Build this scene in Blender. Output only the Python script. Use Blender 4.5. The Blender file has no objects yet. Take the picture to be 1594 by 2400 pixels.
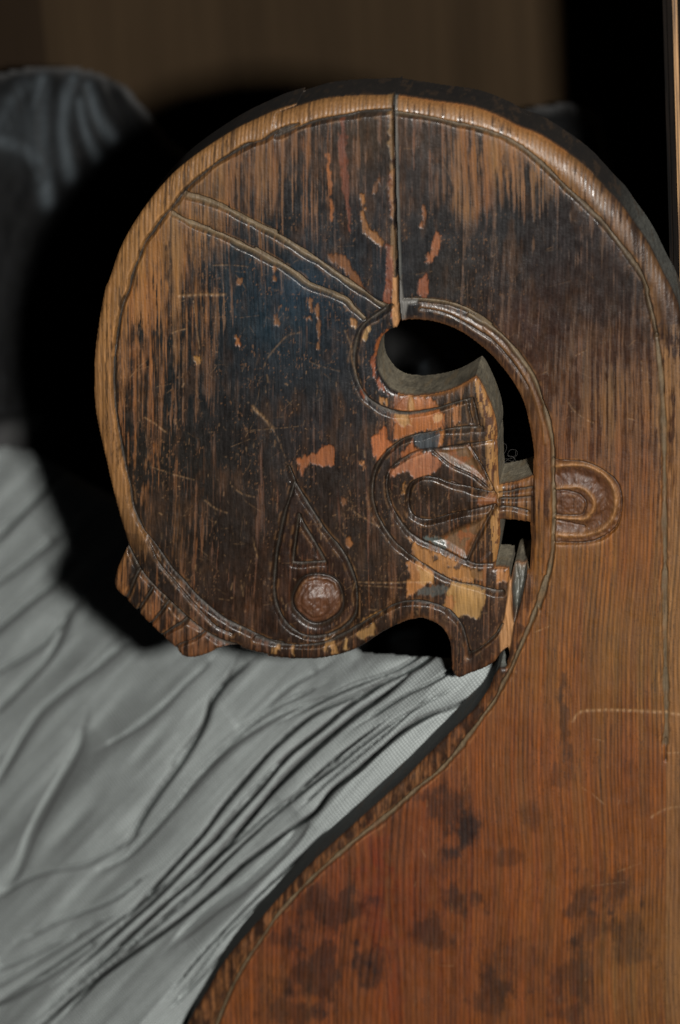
import bpy, math
import numpy as np
from mathutils import Matrix, Vector
from mathutils.geometry import tessellate_polygon

# ------------------------------------------------------------------ camera, world, flash
F = 8000.0                      # focal length in photograph pixels (1594 x 2400 frame)
CX, CY = 797.0, 1200.0
D0 = 1.6                        # metres from the lens to the board
PX = D0 / F                     # size of one photograph pixel on the board
A = np.array([1303.0, 3560.0, -F]); A /= np.linalg.norm(A)      # board's back direction in camera axes
Yc = A; Zc = np.array([0, 1.0, 0]); Zc = Zc - Zc.dot(Yc) * Yc; Zc /= np.linalg.norm(Zc)
Xc = np.cross(Yc, Zc)
R = np.stack([Xc, Yc, Zc])      # camera axes -> room axes (board upright)
C0 = np.array([0, 0, -D0])      # board centre, camera axes
BOARD = np.array([0.0, 0.0, 1.0])
CAM = BOARD - R @ C0

def toroom(p):                  # camera-axes points (N,3) -> room
    return p @ R.T + CAM

scene = bpy.context.scene
cam_d = bpy.data.cameras.new("camera")
cam = bpy.data.objects.new("camera", cam_d)
scene.collection.objects.link(cam)
m = Matrix.Identity(4)
for i in range(3):
    for j in range(3):
        m[i][j] = R[i][j]
    m[i][3] = CAM[i]
cam.matrix_world = m
cam_d.sensor_fit = 'VERTICAL'; cam_d.sensor_height = 24.0; cam_d.sensor_width = 15.94
cam_d.lens = F / 2400 * 24.0
cam_d.clip_start = 0.05; cam_d.clip_end = 50
cam_d.dof.use_dof = True; cam_d.dof.focus_distance = 1.585; cam_d.dof.aperture_fstop = 4.2
scene.camera = cam

w = bpy.data.worlds.new("World"); scene.world = w; w.use_nodes = True
w.node_tree.nodes["Background"].inputs[0].default_value = (0.55, 0.6, 0.7, 1)
w.node_tree.nodes["Background"].inputs[1].default_value = 0.006

fl = bpy.data.lights.new("camera_flash", 'AREA')
fl.shape = 'RECTANGLE'; fl.size = 0.055; fl.size_y = 0.065; fl.energy = 54; fl.color = (1.0, 0.97, 0.92)
flo = bpy.data.objects.new("camera_flash", fl); scene.collection.objects.link(flo)
lp = toroom(np.array([[0.190, -0.008, -0.02]]))[0]
flo.location = lp
flo.rotation_euler = (Vector(BOARD) - Vector(lp)).to_track_quat('-Z', 'Y').to_euler()

scene.view_settings.view_transform = 'Standard'; scene.view_settings.look = 'None'
scene.view_settings.exposure = 0; scene.view_settings.gamma = 1

def link(o):
    scene.collection.objects.link(o); return o
def tag(o, label=None, cat=None, kind=None, group=None):
    if label: o['label'] = label
    if cat: o['category'] = cat
    if kind: o['kind'] = kind
    if group: o['group'] = group
    return o

# ------------------------------------------------------------------ pixel plane helpers
def on_plane(px, py, back=0.0):
    """points of the plane parallel to the board, BACK metres behind its face, along the sight line of a point of the photograph"""
    d = np.stack([(px - CX) / F, (CY - py) / F, -np.ones_like(px)], -1)
    t = (C0.dot(A) + back) / (d @ A)
    return d * t[..., None]
def at_depth(px, py, z):
    return np.stack([(px - CX) / F * z, (CY - py) / F * z, -z * np.ones_like(px)], -1)

ZM = {'A': (200, 180, 3.136), 'B': (600, 180, 3.136), 'C': (1094, 180, 3.136), 'D': (200, 680, 3.136), 'E': (200, 1180, 3.136),
      'F': (600, 1080, 3.92), 'G': (780, 660, 3.92), 'H': (1100, 660, 3.174), 'I': (840, 980, 3.92), 'J': (840, 1300, 3.409),
      'K': (1100, 1040, 3.92), 'L': (400, 1600, 1.742), 'M': (0, 1000, 1.686), 'N': (1094, 1400, 2.36), 'Q': (500, 500, 3.92), 'S': (0, 0, 1)}
def P(*a):
    out = []; z = None
    for v in a:
        if isinstance(v, str): z = ZM[v]
        else: out.append((z[0] + v[0] / z[2], z[1] + v[1] / z[2]))
    return out
def cr(pts, closed=False, n=5):
    p = np.array(pts, float); N = len(p); out = []
    rng = range(N if closed else N - 1)
    for i in rng:
        if closed: a, b, c, d = p[(i - 1) % N], p[i], p[(i + 1) % N], p[(i + 2) % N]
        else: a, b, c, d = p[max(i - 1, 0)], p[i], p[i + 1], p[min(i + 2, N - 1)]
        for k in range(n):
            t = k / n
            out.append(0.5 * (2 * b + (c - a) * t + (2 * a - 5 * b + 4 * c - d) * t * t + (3 * b - a - 3 * c + d) * t ** 3))
    if not closed: out.append(p[-1])
    return np.array(out)

# ------------------------------------------------------------------ noise
def vnoise(x, y, seed=0):
    rs = np.random.RandomState(seed); T = rs.rand(256, 256)
    xi = np.floor(x).astype(int); yi = np.floor(y).astype(int)
    fx = x - xi; fy = y - yi
    fx = fx * fx * (3 - 2 * fx); fy = fy * fy * (3 - 2 * fy)
    x0 = xi & 255; x1 = (xi + 1) & 255; y0 = yi & 255; y1 = (yi + 1) & 255
    return (T[y0, x0] * (1 - fx) + T[y0, x1] * fx) * (1 - fy) + (T[y1, x0] * (1 - fx) + T[y1, x1] * fx) * fy
def fbm(x, y, seed=0, o=4, g=0.5):
    s = 0; a = 1; n = 0
    for k in range(o):
        s = s + a * vnoise(x * 2 ** k + 17.3 * k, y * 2 ** k + 9.1 * k, seed + k); n += a; a *= g
    return s / n
def sm(a, b, x):
    t = np.clip((x - a) / (b - a), 0, 1); return t * t * (3 - 2 * t)

# ------------------------------------------------------------------ the board's grid, in photograph pixels
ST = 2.0
gx = np.arange(196, 1640, ST); gy = np.arange(190, 2640, ST)
X, Y = np.meshgrid(gx, gy)
SH = X.shape

def dist_to(pts, margin, closed=False, near=False):
    D = np.full(SH, 1e6); NX = X.copy() if near else None; NY = Y.copy() if near else None
    p = np.asarray(pts, float); N = len(p)
    for i in range(N if closed else N - 1):
        a = p[i]; b = p[(i + 1) % N]
        i0 = max(int((min(a[0], b[0]) - margin - gx[0]) / ST), 0); i1 = min(int((max(a[0], b[0]) + margin - gx[0]) / ST) + 2, SH[1])
        j0 = max(int((min(a[1], b[1]) - margin - gy[0]) / ST), 0); j1 = min(int((max(a[1], b[1]) + margin - gy[0]) / ST) + 2, SH[0])
        if i0 >= i1 or j0 >= j1: continue
        xs = X[j0:j1, i0:i1]; ys = Y[j0:j1, i0:i1]
        d = b - a; L = max(d.dot(d), 1e-9)
        t = np.clip(((xs - a[0]) * d[0] + (ys - a[1]) * d[1]) / L, 0, 1)
        qx = a[0] + t * d[0]; qy = a[1] + t * d[1]
        dd = np.hypot(xs - qx, ys - qy)
        s = D[j0:j1, i0:i1]; k = dd < s
        s[k] = dd[k]
        if near:
            NX[j0:j1, i0:i1][k] = qx[k]; NY[j0:j1, i0:i1][k] = qy[k]
    return (D, NX, NY) if near else D
def inside(pts, xs=None, ys=None):
    XX = X if xs is None else xs; YY = Y if ys is None else ys
    M = np.zeros(XX.shape, bool); p = np.asarray(pts, float); N = len(p)
    row = YY[:, 0]
    for i in range(N):
        a = p[i]; b = p[(i + 1) % N]
        if a[1] == b[1]: continue
        lo, hi = (a, b) if a[1] < b[1] else (b, a)
        r = np.where((row >= lo[1]) & (row < hi[1]))[0]
        if len(r) == 0: continue
        xi = lo[0] + (row[r] - lo[1]) / (hi[1] - lo[1]) * (hi[0] - lo[0])
        M[r] ^= XX[r] > xi[:, None]
    return M

# ------------------------------------------------------------------ outlines
crest_out = P('E', (315, 322), (298, 345), (262, 420), (230, 500), (212, 575), (222, 640), (280, 700), (370, 790), (470, 890), (560, 980), (640, 1050), (700, 1115), (745, 1138), (800, 1138), (880, 1118), (940, 1090), (990, 1068), (1050, 1060))
head_left = P('B', (985, 157), (850, 160), (700, 165), (550, 178), (450, 195), (300, 240), (150, 290), 'A', (1568, 220), (1400, 265), (1250, 330), (1100, 400), (950, 490), (800, 590), (650, 710), (520, 850), (400, 1010), (300, 1170), (230, 1320), (170, 1500),
              'D', (140, 0), (105, 180), (75, 380), (60, 560), (60, 740), (70, 900), (105, 1080), (145, 1250), (185, 1430), 'E', (222, 0), (250, 110), (290, 230))
head_low = P('E', (1120, 1062), (1200, 1088), (1300, 1110), (1420, 1132), 'F', (50, 1790), (150, 1812), (300, 1828), (450, 1832), (560, 1828), (700, 1805), (800, 1782), (900, 1745), (1000, 1690), (1100, 1620), (1200, 1560), (1300, 1510), (1400, 1470),
             'J', (430, 525), (500, 515), (570, 535), (640, 570), (690, 620), (725, 690), (738, 760), (744, 850), (748, 925))
beak = P('J', (765, 968), (795, 990), (830, 983), (870, 963), (940, 938), (1020, 903), (1090, 858))
notch = P('J', (1135, 795), (1185, 752), (1200, 772), (1205, 810), (1192, 850), (1183, 905), (1130, 912))
panel_low = P('J', (1085, 970), (1050, 1060), (980, 1170), (900, 1270), 'L', (1145, 205), (1100, 250), (1040, 310), (950, 400), (850, 490), (750, 580), (650, 670), (560, 755), (480, 840), (400, 930), (330, 1010), (260, 1090), (200, 1170), (150, 1260), (100, 1340), (70, 1400), (10, 1560), (-30, 1720), (-50, 1830))
panel_right = P('S', (1648, 2650), (1640, 2000), (1634, 1300), (1630, 1000), (1620, 860))
top_right = P('H', (1568, 260), (1550, 180), (1510, 90), (1470, 0), 'C', (1500, 1568), (1450, 1480), (1400, 1380), (1350, 1280), (1280, 1170), (1200, 1060), (1130, 960), (1050, 880), (960, 780), (860, 680), (740, 590), (620, 510), (500, 440), (380, 395), (250, 330), (120, 275), 'B', (1568, 245), (1450, 225), (1300, 205), (1150, 180), (1030, 164))
OUT = np.vstack([cr(head_left), cr(crest_out), cr(head_low), cr(beak), cr(notch), cr(panel_low), np.array(panel_right), cr(top_right)])

hole_a = P('G', (612, 372), (630, 378), (700, 365), (800, 368), (900, 380), (1000, 405), (1100, 440), (1200, 490), (1300, 560), (1400, 640), (1500, 730), 'H', (100, 500), (200, 600), (290, 710), (360, 820), (410, 930), (440, 1050), (465, 1180), (480, 1300), 'K', (585, 180), (582, 320))
tong_top = P('K', (570, 322), (500, 352), (400, 382), (280, 402))
head_r = P('K', (268, 395), (262, 300), (255, 150), 'I', (1275, 300), (1262, 180), 'G', (1500, 1490), (1508, 1400), (1490, 1280), (1450, 1150), (1400, 1030), (1350, 930), (1312, 880))
lip = P('G', (1312, 880), (1290, 895), (1200, 950), (1100, 1000), (1000, 1032), (900, 1052), (800, 1062), (700, 1060), (600, 1043), (520, 1000), (460, 930), (420, 860), (400, 790), (398, 700), (420, 600), (450, 520), (510, 462), (560, 440), (585, 432), (600, 400))
HOLE1 = np.vstack([cr(hole_a), cr(tong_top), cr(head_r), cr(lip)])
HOLE2 = np.array(P('K', (276, 718), (420, 728), (556, 748), (568, 900), (560, 1050), (552, 1165), (538, 1185), (520, 1170), (470, 1196), (430, 1170), (392, 1190), (382, 1240), (374, 1290), (362, 1200), (360, 1160), (300, 1152), (232, 1156), (252, 1050), (268, 960), (280, 850)))
RINGS = [OUT, HOLE1, HOLE2]

inM = inside(OUT) & ~inside(HOLE1) & ~inside(HOLE2)
EDm, NXe, NYe = None, None, None
for rg in RINGS:
    d, nx, ny = dist_to(rg, 70, True, True)
    if EDm is None: EDm, NXe, NYe = d, nx, ny
    else:
        k = d < EDm; EDm = np.where(k, d, EDm); NXe = np.where(k, nx, NXe); NYe = np.where(k, ny, NYe)
EDGE = np.where(inM, EDm, -EDm)

jit = (fbm(X / 17, Y / 17, 5, 3) - .5) * 3.6
# ------------------------------------------------------------------ relief
H = (fbm(X / 130, Y / 170, 11, 3) - .5) * 5.0 + (fbm(X / 30, Y / 42, 14, 2) - .5) * 1.3
dust = np.zeros(SH); dark = np.zeros(SH); wear = np.zeros(SH)
ridgek = np.zeros(SH); dtone = np.full(SH, .4)
GN1 = vnoise(X / 47, Y / 47, 707); GN2 = .6 + .8 * vnoise(X / 53, Y / 53, 701); GN3 = sm(.25, .6, fbm(X / 11, Y / 11, 703, 2))
def groove(pts, w, dep, closed=False, d=1.0, dk=0.25, sh=1.6, curve=True, wr=.5, tone=.35):
    global H, dust, dark, wear, dtone
    p = cr(pts, closed) if curve else np.array(pts)
    if tone < .6: tone = tone * .5
    D0_, NX_, NY_ = dist_to(p, w * 2.6 + 8, closed, True)
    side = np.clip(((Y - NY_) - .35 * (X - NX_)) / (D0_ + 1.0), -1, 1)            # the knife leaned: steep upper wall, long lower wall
    side = np.where(D0_ < 1e5, side, 0)
    D = np.abs(D0_ + jit * min(w / 12, 1)) / (.62 + .76 * GN1)
    h = w / 2 * (1 + .38 * side)
    t_ = D / h
    if tone >= .6: prof = np.where(t_ < 1, np.minimum((1 - sm(.35, 1, t_)) * 1.05, 1), 0)
    else: prof = np.clip(1 - np.sqrt(t_ * t_ + .02), 0, 1) ** .85 * 1.1
    H = H - dep * 1.8 * GN2 * prof - sh * 1.2 * np.exp(-(D / (w * (.8 + .35 * side))) ** 2)
    hd = .62 if tone >= .6 else .38
    dk_ = d * (1 - sm(hd * .6, hd * 1.5, t_)); dtone = np.where(dk_ > dust, tone, dtone); dust = np.maximum(dust, dk_)
    dark = np.maximum(dark, np.minimum(dk * 1.5, .95) * (np.exp(-((t_ - .95) / .22) ** 2) * sm(.2, -.5, side) if tone >= .6 else np.exp(-(t_ / .3) ** 2)) * (.4 + .6 * GN3))  # grime down the cut; tan cuts get painted shade on the upper wall
    wear = np.maximum(wear, wr * np.exp(-((D - h - 2.2) / 2.4) ** 2))
    return D
def recess(pts, dep, soft=4, d=0.0, curve=True):
    global H, dust
    p = cr(pts, True) if curve else np.array(pts)
    D = dist_to(p, soft * 3 + 4, True) + jit * .3
    M = inside(p)
    s = np.where(M, np.minimum(D, 1e3), -D)
    k = sm(-1, soft, s)
    H = H - dep * k; dust = np.maximum(dust, d * k)
    return k

# rounded-off edges
e = np.clip(EDGE, 0, None)
r = 9.0
t = np.clip(1 - e / r, 0, 1); H -= r * .75 * (1 - np.sqrt(np.clip(1 - t * t, 0, 1)))
topness = sm(900, 300, Y) * sm(300, 700, X) + .35
H -= 17.0 * topness * np.clip(1 - e / 44, 0, 1) ** 2 * (1 - .6 * sm(1350, 1500, Y))

rim1 = P('B', (985, 250), (900, 256), (800, 265), (700, 285), (600, 300), (450, 330), (300, 380), (150, 435), 'A', (1568, 350), (1400, 410), (1300, 475), (1180, 510), (1060, 580), (950, 650), (850, 730), (780, 790), (715, 860), (640, 960), (560, 1050), (500, 1140), (440, 1220), (400, 1320), (350, 1440),
         'D', (320, 0), (280, 90), (255, 200), (230, 350), (215, 500), (210, 650), (215, 800), (225, 900), (240, 1010), (255, 1100), (275, 1200), (300, 1330), (330, 1450), 'E', (345, 0), (380, 100), (430, 200), (500, 290), (570, 390), (640, 490), (720, 580), (800, 670), (880, 745), (960, 810), (1050, 870), (1150, 920), (1250, 970), (1350, 1010), (1450, 1030),
         'F', (0, 1630), (100, 1660), (200, 1690), (320, 1702), (450, 1705), (560, 1695), (680, 1665), (800, 1605), (900, 1550), (1000, 1490), (1100, 1430), (1200, 1370), (1300, 1320), (1400, 1300), 'J', (480, 377), (580, 395), (680, 430), (760, 490), (820, 570), (850, 650), (870, 740), (885, 800))
groove(rim1, 13, 6, tone=.22)
groove(P('J', (885, 800), (960, 760), (1040, 700), (1110, 630), (1150, 560)), 9, 5)
groove(P('E', (440, 240), (480, 320), (540, 440), (640, 560), (740, 680), (840, 790), (940, 890), (1000, 930), (1080, 965)), 5, 2.5, d=.7)
crest_line = P('E', (312, 330), (360, 420), (420, 520), (500, 610), (600, 710), (700, 810), (800, 890), (900, 960), (1000, 1020), (1120, 1056))
groove(crest_line, 15, 7, tone=.5)
for a in (((388, 500), (345, 600), (300, 705)), ((490, 630), (440, 710), (380, 808)), ((602, 738), (540, 820), (478, 895)), ((738, 865), (650, 920), (568, 975)), ((872, 955), (780, 1010), (690, 1045), (668, 1075))):
    groove(P('E', *a), 12, 6, dk=.5)
groove(P('A', (740, 868), (820, 885), (900, 910), (1000, 950), (1100, 1000), (1200, 1050), (1300, 1100), (1400, 1140), 'B', (0, 1085), (100, 1140), (200, 1190), (300, 1250), (400, 1315), (500, 1380), (600, 1450), (700, 1520), 'G', (300, 110), (400, 180), (500, 228)), 17, 7, dk=.5, tone=1)
groove(P('A', (645, 1005), (740, 1055), (860, 1105), (1000, 1165), (1100, 1210), (1200, 1260), (1300, 1310), (1400, 1365), 'B', (0, 1265), (100, 1330), (200, 1390), (300, 1455), (400, 1530), 'G', (100, 150), (200, 250), (290, 335)), 17, 7, dk=.5, tone=1)
ring_l = P('G', (540, 222), (480, 262), (400, 312), (340, 352), (280, 405), (240, 470), (215, 560), (200, 650), (198, 750), (208, 850), (240, 950), (290, 1040), (360, 1110), (440, 1162), (520, 1192), (600, 1212), (700, 1218), (800, 1208), (900, 1190), (1000, 1165), (1100, 1130), (1200, 1100), (1275, 1085))
groove(ring_l, 16, 6, tone=.4)
groove(P('G', (1275, 1085), (1300, 1150), (1320, 1250), (1342, 1342)), 9, 5, d=.5)
groove(P('G', (1235, 1110), (1255, 1200), (1275, 1290)), 6, 3, d=.4)
big = P('I', (1130, 100), (1000, 95), (880, 108), (780, 122), (650, 148), (520, 170), (420, 205), (330, 262), (250, 330), (190, 410), (150, 500), (130, 600), (127, 700), (140, 800), (168, 900), (215, 990), (270, 1070), (340, 1160), (420, 1230), (500, 1290), (600, 1355), (700, 1420), (800, 1475), (900, 1515), (1000, 1540), (1100, 1556), 'J', (1000, 278), (1100, 300), (1150, 300))
groove(big, 14, 6.5, d=.7, tone=.55)
inner = P('I', (1230, 215), (1100, 232), (1000, 250), (880, 268), (750, 285), (640, 300), (560, 312), (480, 345), (420, 380), (350, 425), (290, 480), (262, 550), (258, 640), (275, 740), (310, 830), (360, 920), (420, 1005), (480, 1070), (560, 1122), (650, 1165), (760, 1212), (860, 1262), (960, 1312), (1060, 1345), (1180, 1352), (1250, 1352))
groove(inner, 11, 4.5, d=.5)
recess(inner[:-2] + P('I', (1250, 1200), (1265, 900), (1275, 760), (1270, 600), (1250, 300)), 2.5, 6)
tear = P('I', (1255, 712), (1150, 692), (1050, 670), (950, 642), (860, 622), (780, 592), (700, 562), (620, 552), (550, 572), (490, 612), (460, 680), (450, 760), (460, 840), (500, 900), (560, 940), (650, 955), (750, 932), (850, 905), (950, 880), (1050, 860), (1150, 838), (1255, 812))
groove(tear, 13, 6, d=.15)
tri1 = P('I', (680, 308), (850, 272), (1010, 252), (1080, 370), (1160, 520), (1205, 650), (1130, 590), (1000, 515), (870, 440), (760, 380))
tri2 = P('I', (730, 1090), (900, 1005), (1050, 950), (1180, 915), (1130, 1030), (1060, 1180), (1000, 1305), (900, 1262), (780, 1190), (660, 1130))
kt1 = recess(tri1, 9, 16); kt2 = recess(tri2, 9, 16)
groove(P('I', (1010, 255), (1090, 375), (1165, 520), (1250, 705)), 8, 5, d=.2, dk=.6)
groove(P('I', (1255, 820), (1190, 930), (1090, 1120), (1005, 1310)), 9, 5, d=.4)
groove(P('I', (680, 310), (860, 450), (1060, 545), (1235, 695)), 4.5, 2.5, d=.2)
groove(P('I', (850, 585), (1000, 640), (1240, 705)), 4, 2.5, d=.2)
for a in (((272, 462), (360, 462), (450, 440), (575, 420)), ((280, 520), (400, 520), (560, 508)), ((280, 600), (400, 605), (535, 640))):
    groove(P('K', *a), 10, 5, d=.7)
# eye teardrop
drop = P('F', (300, 60), (338, 160), (350, 205), (315, 330), (280, 430), (245, 560), (215, 700), (190, 830), (175, 960), (165, 1090), (165, 1200), (180, 1300), (215, 1400), (270, 1490), (340, 1560), (430, 1610), (530, 1622), (640, 1612), (740, 1580), (820, 1530), (880, 1470), (915, 1400), (927, 1300), (922, 1200), (905, 1100), (870, 1000), (830, 910), (780, 830), (700, 730), (630, 640), (570, 540), (490, 420), (420, 310), (352, 205))
groove(drop, 13, 6.5, tone=.25)
tri = P('F', (395, 500), (372, 640), (352, 780), (335, 945), (420, 950), (520, 940), (632, 938), (590, 850), (530, 740), (460, 630), (400, 520))
groove(tri, 13, 6.5, curve=False, tone=.4)
ex, ey = P('F', (565, 1282))[0]
RR = np.hypot((X - ex) / 1.02, (Y - ey)) + jit * .5 + 1.5 * np.cos(5 * np.arctan2(Y - ey, X - ex) + 1)
H -= 9 * np.exp(-((RR - 58) / 5.0) ** 2) + 3.5 * np.exp(-((RR - 58) / 10.0) ** 2)
H += np.where(RR < 52, 4.5 * (1 - sm(30, 54, RR)) - 3.2 * np.exp(-((RR - 39) / 5) ** 2), 0)
H -= sm(54, 44, RR) * (.44 * np.clip(ey - Y - 8, 0, 26) * sm(0, 22, ey - Y) + .14 * np.clip(X - ex, -20, 30)) * .95; H += sm(54, 40, RR) * 5
dust = np.maximum(dust, .45 * np.exp(-((RR - 60) / 3.0) ** 2)); dark = np.maximum(dark, .8 * np.exp(-((RR - 58) / 3.5) ** 2)); wear = np.maximum(wear, .5 * np.exp(-((RR - 50) / 3.0) ** 2))
# ring ornament on the right
o1 = P('K', (770, 155), (900, 163), (1040, 172), (1150, 208), (1260, 272), (1350, 355), (1392, 450), (1400, 560), (1385, 680), (1340, 780), (1240, 860), (1120, 902), (960, 918), (790, 915))
k = recess(o1 + P('K', (790, 500)), 3, 8)
groove(o1, 7, 4.5, d=.2, dk=.6)
def ridge(pts, w, hh, wr=.7):
    global H, ridgek
    D = dist_to(cr(pts), w * 2 + 4) + jit * .4
    H += hh * np.exp(-(D / (w * .5)) ** 2); ridgek = np.maximum(ridgek, wr * np.exp(-(D / (w * .55)) ** 2))
ridge(P('K', (775, 215), (930, 195), (1080, 205), (1210, 262), (1305, 365), (1345, 480), (1342, 600), (1290, 720), (1190, 800), (1050, 842), (900, 845), (775, 835)), 10, 4, .75)
o2 = P('K', (795, 300), (950, 285), (1090, 310), (1190, 400), (1245, 500), (1235, 620), (1180, 710), (1080, 775), (950, 770), (795, 760))
o3 = P('K', (790, 440), (900, 440), (1000, 470), (1070, 540), (1060, 620), (1030, 660), (920, 665), (790, 660))
D2 = dist_to(cr(o2), 30); H -= 7 * np.exp(-(D2 / 14) ** 2)
ridge(P('K', (785, 412), (900, 400), (1020, 402), (1100, 455), (1148, 540), (1130, 620), (1060, 692), (950, 690), (785, 680)), 9, 4, .75)
groove(o3, 7, 3.5, d=.1, dk=.5)
groove(P('K', (795, 715), (930, 740), (1060, 775)), 7, 3, d=.1)
# inner rim of the panel round the hole, and down along the lower edge
ir = P('G', (650, 168), (720, 160), (800, 165), (900, 172), (1050, 193), (1200, 240), (1330, 310), (1450, 400), 'H', (0, 245), (100, 295), (200, 370), (300, 465), (400, 592), (480, 712), (530, 850), (570, 970), (600, 1080), (618, 1200), (624, 1290), 'K', (768, 300), (778, 450), (780, 600), (776, 750), (772, 850), (770, 950), (758, 1040), (735, 1150), (708, 1280), (675, 1400), (635, 1500),
       'J', (1500, 180), (1460, 300), (1420, 430), (1370, 560), (1320, 680), (1270, 800), (1220, 920), (1160, 1030), (1090, 1170), (1000, 1290), (920, 1400), (850, 1490), 'L', (1180, 270), (1100, 360), (1000, 440), (900, 530), (800, 610), (700, 690), (600, 780), (500, 880), (430, 960), (370, 1050), (310, 1140), (260, 1230), (215, 1330), (170, 1450), (130, 1580), (100, 1750))
groove(ir, 12, 5, d=.95, tone=1)
IRD = dist_to(cr(ir), 90)
ridge(P('G', (820, 232), (950, 250), (1080, 285), (1200, 345), (1330, 420), (1450, 500), (1540, 575), 'H', (110, 350), (200, 430), (300, 540), (400, 680), (470, 810), (510, 930), (545, 1060), (565, 1200)), 9, 2.2, .3)
groove(P('G', (810, 252), (950, 272), (1080, 312), (1200, 375), (1330, 452), (1450, 530), 'H', (110, 385), (200, 465), (300, 580), (380, 690), (440, 790)), 5, 2, d=.35)
# rim of the panel, outer
orim = P('B', (1020, 270), (1150, 285), (1300, 310), (1450, 345), 'C', (0, 365), (100, 388), (200, 422), (300, 462), (400, 522), (480, 580), (560, 650), (640, 730), (740, 830), (840, 915), (920, 992), (990, 1062), (1060, 1150), (1130, 1235), (1200, 1325), (1270, 1435), (1320, 1550), 'H', (1325, 120), (1365, 260), (1392, 400), (1412, 550), (1428, 700), (1440, 900), (1450, 1100), (1452, 1300), (1452, 1500), 'N', (1098, 0), (1098, 300), (1102, 500), (1105, 700), (1100, 800))
groove(orim[:-11], 14, 6, d=.9, tone=.65); groove(orim[-12:], 17, 2.6, d=.85, tone=.9, dk=.12, sh=.6)
groove(P('N', (1100, 790), (1100, 900)), 7, 3, d=.3, dk=.7)
D3 = dist_to(cr(P('H', (1340, 60), (1395, 260), (1425, 400), (1448, 600), (1462, 800), (1470, 1000), (1475, 1300), (1475, 1600))), 40); H -= 3 * np.exp(-(D3 / 12) ** 2); wear = np.maximum(wear, .5 * np.exp(-(D3 / 9) ** 2))
# tear drop knuckle of the tongue lies lower
TONG = P('K', (268, 380), (590, 300), (590, 760), (268, 735))
kk = inside(TONG); H -= np.where(kk, 7 * sm(1165, 1180, X), 0)
# cut-away splinter pit under the second opening
pit = P('J', (1212, 100), (1222, 330), (1240, 470), (1232, 600), (1262, 520), (1300, 385), (1335, 220), (1352, 120), (1355, 0), (1215, 0))
kp = recess(pit, 26, 7, 0, curve=False)
H -= kp * 30 * sm(1420, 1345, Y) * .8
H -= kp * (fbm(X / 6, Y / 30, 41, 3) - .5) * 18
# rough torn splinter along the head's right edge
spl = P('J', (1195, 185), (1222, 200), (1228, 400), (1242, 560), (1225, 700), (1205, 800), (1182, 750), (1130, 790), (1125, 640), (1165, 500), (1190, 330))
ks = recess(spl, 4, 3, curve=False)
H += ks * (fbm(X / 4, Y / 60, 42, 3) - .5) * 9
spl2 = P('G', (548, -40), (592, -40), (604, 200), (606, 380), (585, 436), (552, 442), (540, 300))
ks2 = recess(spl2, 1.5, 3, curve=False); H += ks2 * (fbm(X / 4, Y / 60, 43, 3) - .5) * 6
# the split from the top edge to the opening
crackp = P('B', (1000, 60), (1000, 150), (1010, 300), (1015, 500), (1018, 700), (1020, 850), (1025, 1000), (1030, 1200), (1038, 1400), 'G', (598, 0), (600, 100), (602, 200), (612, 330), (620, 400))
DC = dist_to(np.array(crackp), 40) + jit * .3
H -= 30 * (1 - sm(.6, 2.8, DC)) * (.5 + .5 * sm(.3, .6, vnoise(X / 9, Y / 40, 711)))
dark = np.maximum(dark, .8 * (1 - sm(.8, 2.6, DC)))
side_r = np.interp(Y, [p[1] for p in crackp], [p[0] for p in crackp])
rightof = X > side_r
H -= np.where(rightof, 2.5 * np.exp(-DC / 12), 0) * (Y < 760)
greyc = np.where(rightof, 1 - sm(6, 13, DC), 0) * (Y < 765)
gpatch = P('G', (600, -60), (640, 0), (655, 140), (720, 165), (790, 165), (780, 205), (700, 215), (678, 300), (680, 365), (625, 376), (605, 200))
kg = recess(gpatch, 3, 4, curve=False)
# dents, scratches across the grain
scr = np.zeros(SH)
SN = vnoise(X / 7, Y / 7, 77); SB = sm(.3, .6, fbm(X / 3.5, Y / 9, 78, 2))
def scratch(pts, w, s, dep=.8, dash=None):
    p = cr(pts, n=3); mg = w * 3 + 3
    i0 = max(int((p[:, 0].min() - mg - gx[0]) / ST), 0); i1 = min(int((p[:, 0].max() + mg - gx[0]) / ST) + 2, SH[1])
    j0 = max(int((p[:, 1].min() - mg - gy[0]) / ST), 0); j1 = min(int((p[:, 1].max() + mg - gy[0]) / ST) + 2, SH[0])
    if i0 >= i1 or j0 >= j1: return
    xs = X[j0:j1, i0:i1]; ys = Y[j0:j1, i0:i1]; D = np.full(xs.shape, 1e3)
    for a, b in zip(p[:-1], p[1:]):
        d = b - a; t = np.clip(((xs - a[0]) * d[0] + (ys - a[1]) * d[1]) / max(d.dot(d), 1e-9), 0, 1)
        np.minimum(D, np.hypot(xs - a[0] - t * d[0], ys - a[1] - t * d[1]), out=D)
    v = np.exp(-(D / w) ** 2)
    if dash: v = v * (.35 + .65 * sm(-.2, .3, np.sin(xs * 2 * math.pi / dash)))
    else: v = v * (.15 + .85 * SB[j0:j1, i0:i1]) * .85
    v = v * (.5 + .7 * SN[j0:j1, i0:i1])
    np.maximum(scr[j0:j1, i0:i1], s * v, out=scr[j0:j1, i0:i1]); H[j0:j1, i0:i1] -= dep * v
scratch(P('D', (690, 42), (780, 38), (870, 30), (960, 34), (1030, 32)), 3.2, .8, 1.2, 13)
scratch(P('D', (795, 80), (815, 250), (842, 430)), 1.5, .7)
scratch(P('D', (440, 935), (520, 985), (600, 1050)), 1.9, .9)
scratch(P('D', (1230, 855), (1260, 890), (1320, 945), (1370, 1010)), 3.6, .9, 1.4)
scratch(P('D', (1370, 1010), (1410, 1080), (1470, 1230)), 1.4, .55)
scratch(P('D', (1180, 1035), (1390, 1020), (1568, 1000)), 1.2, .4)
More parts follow.
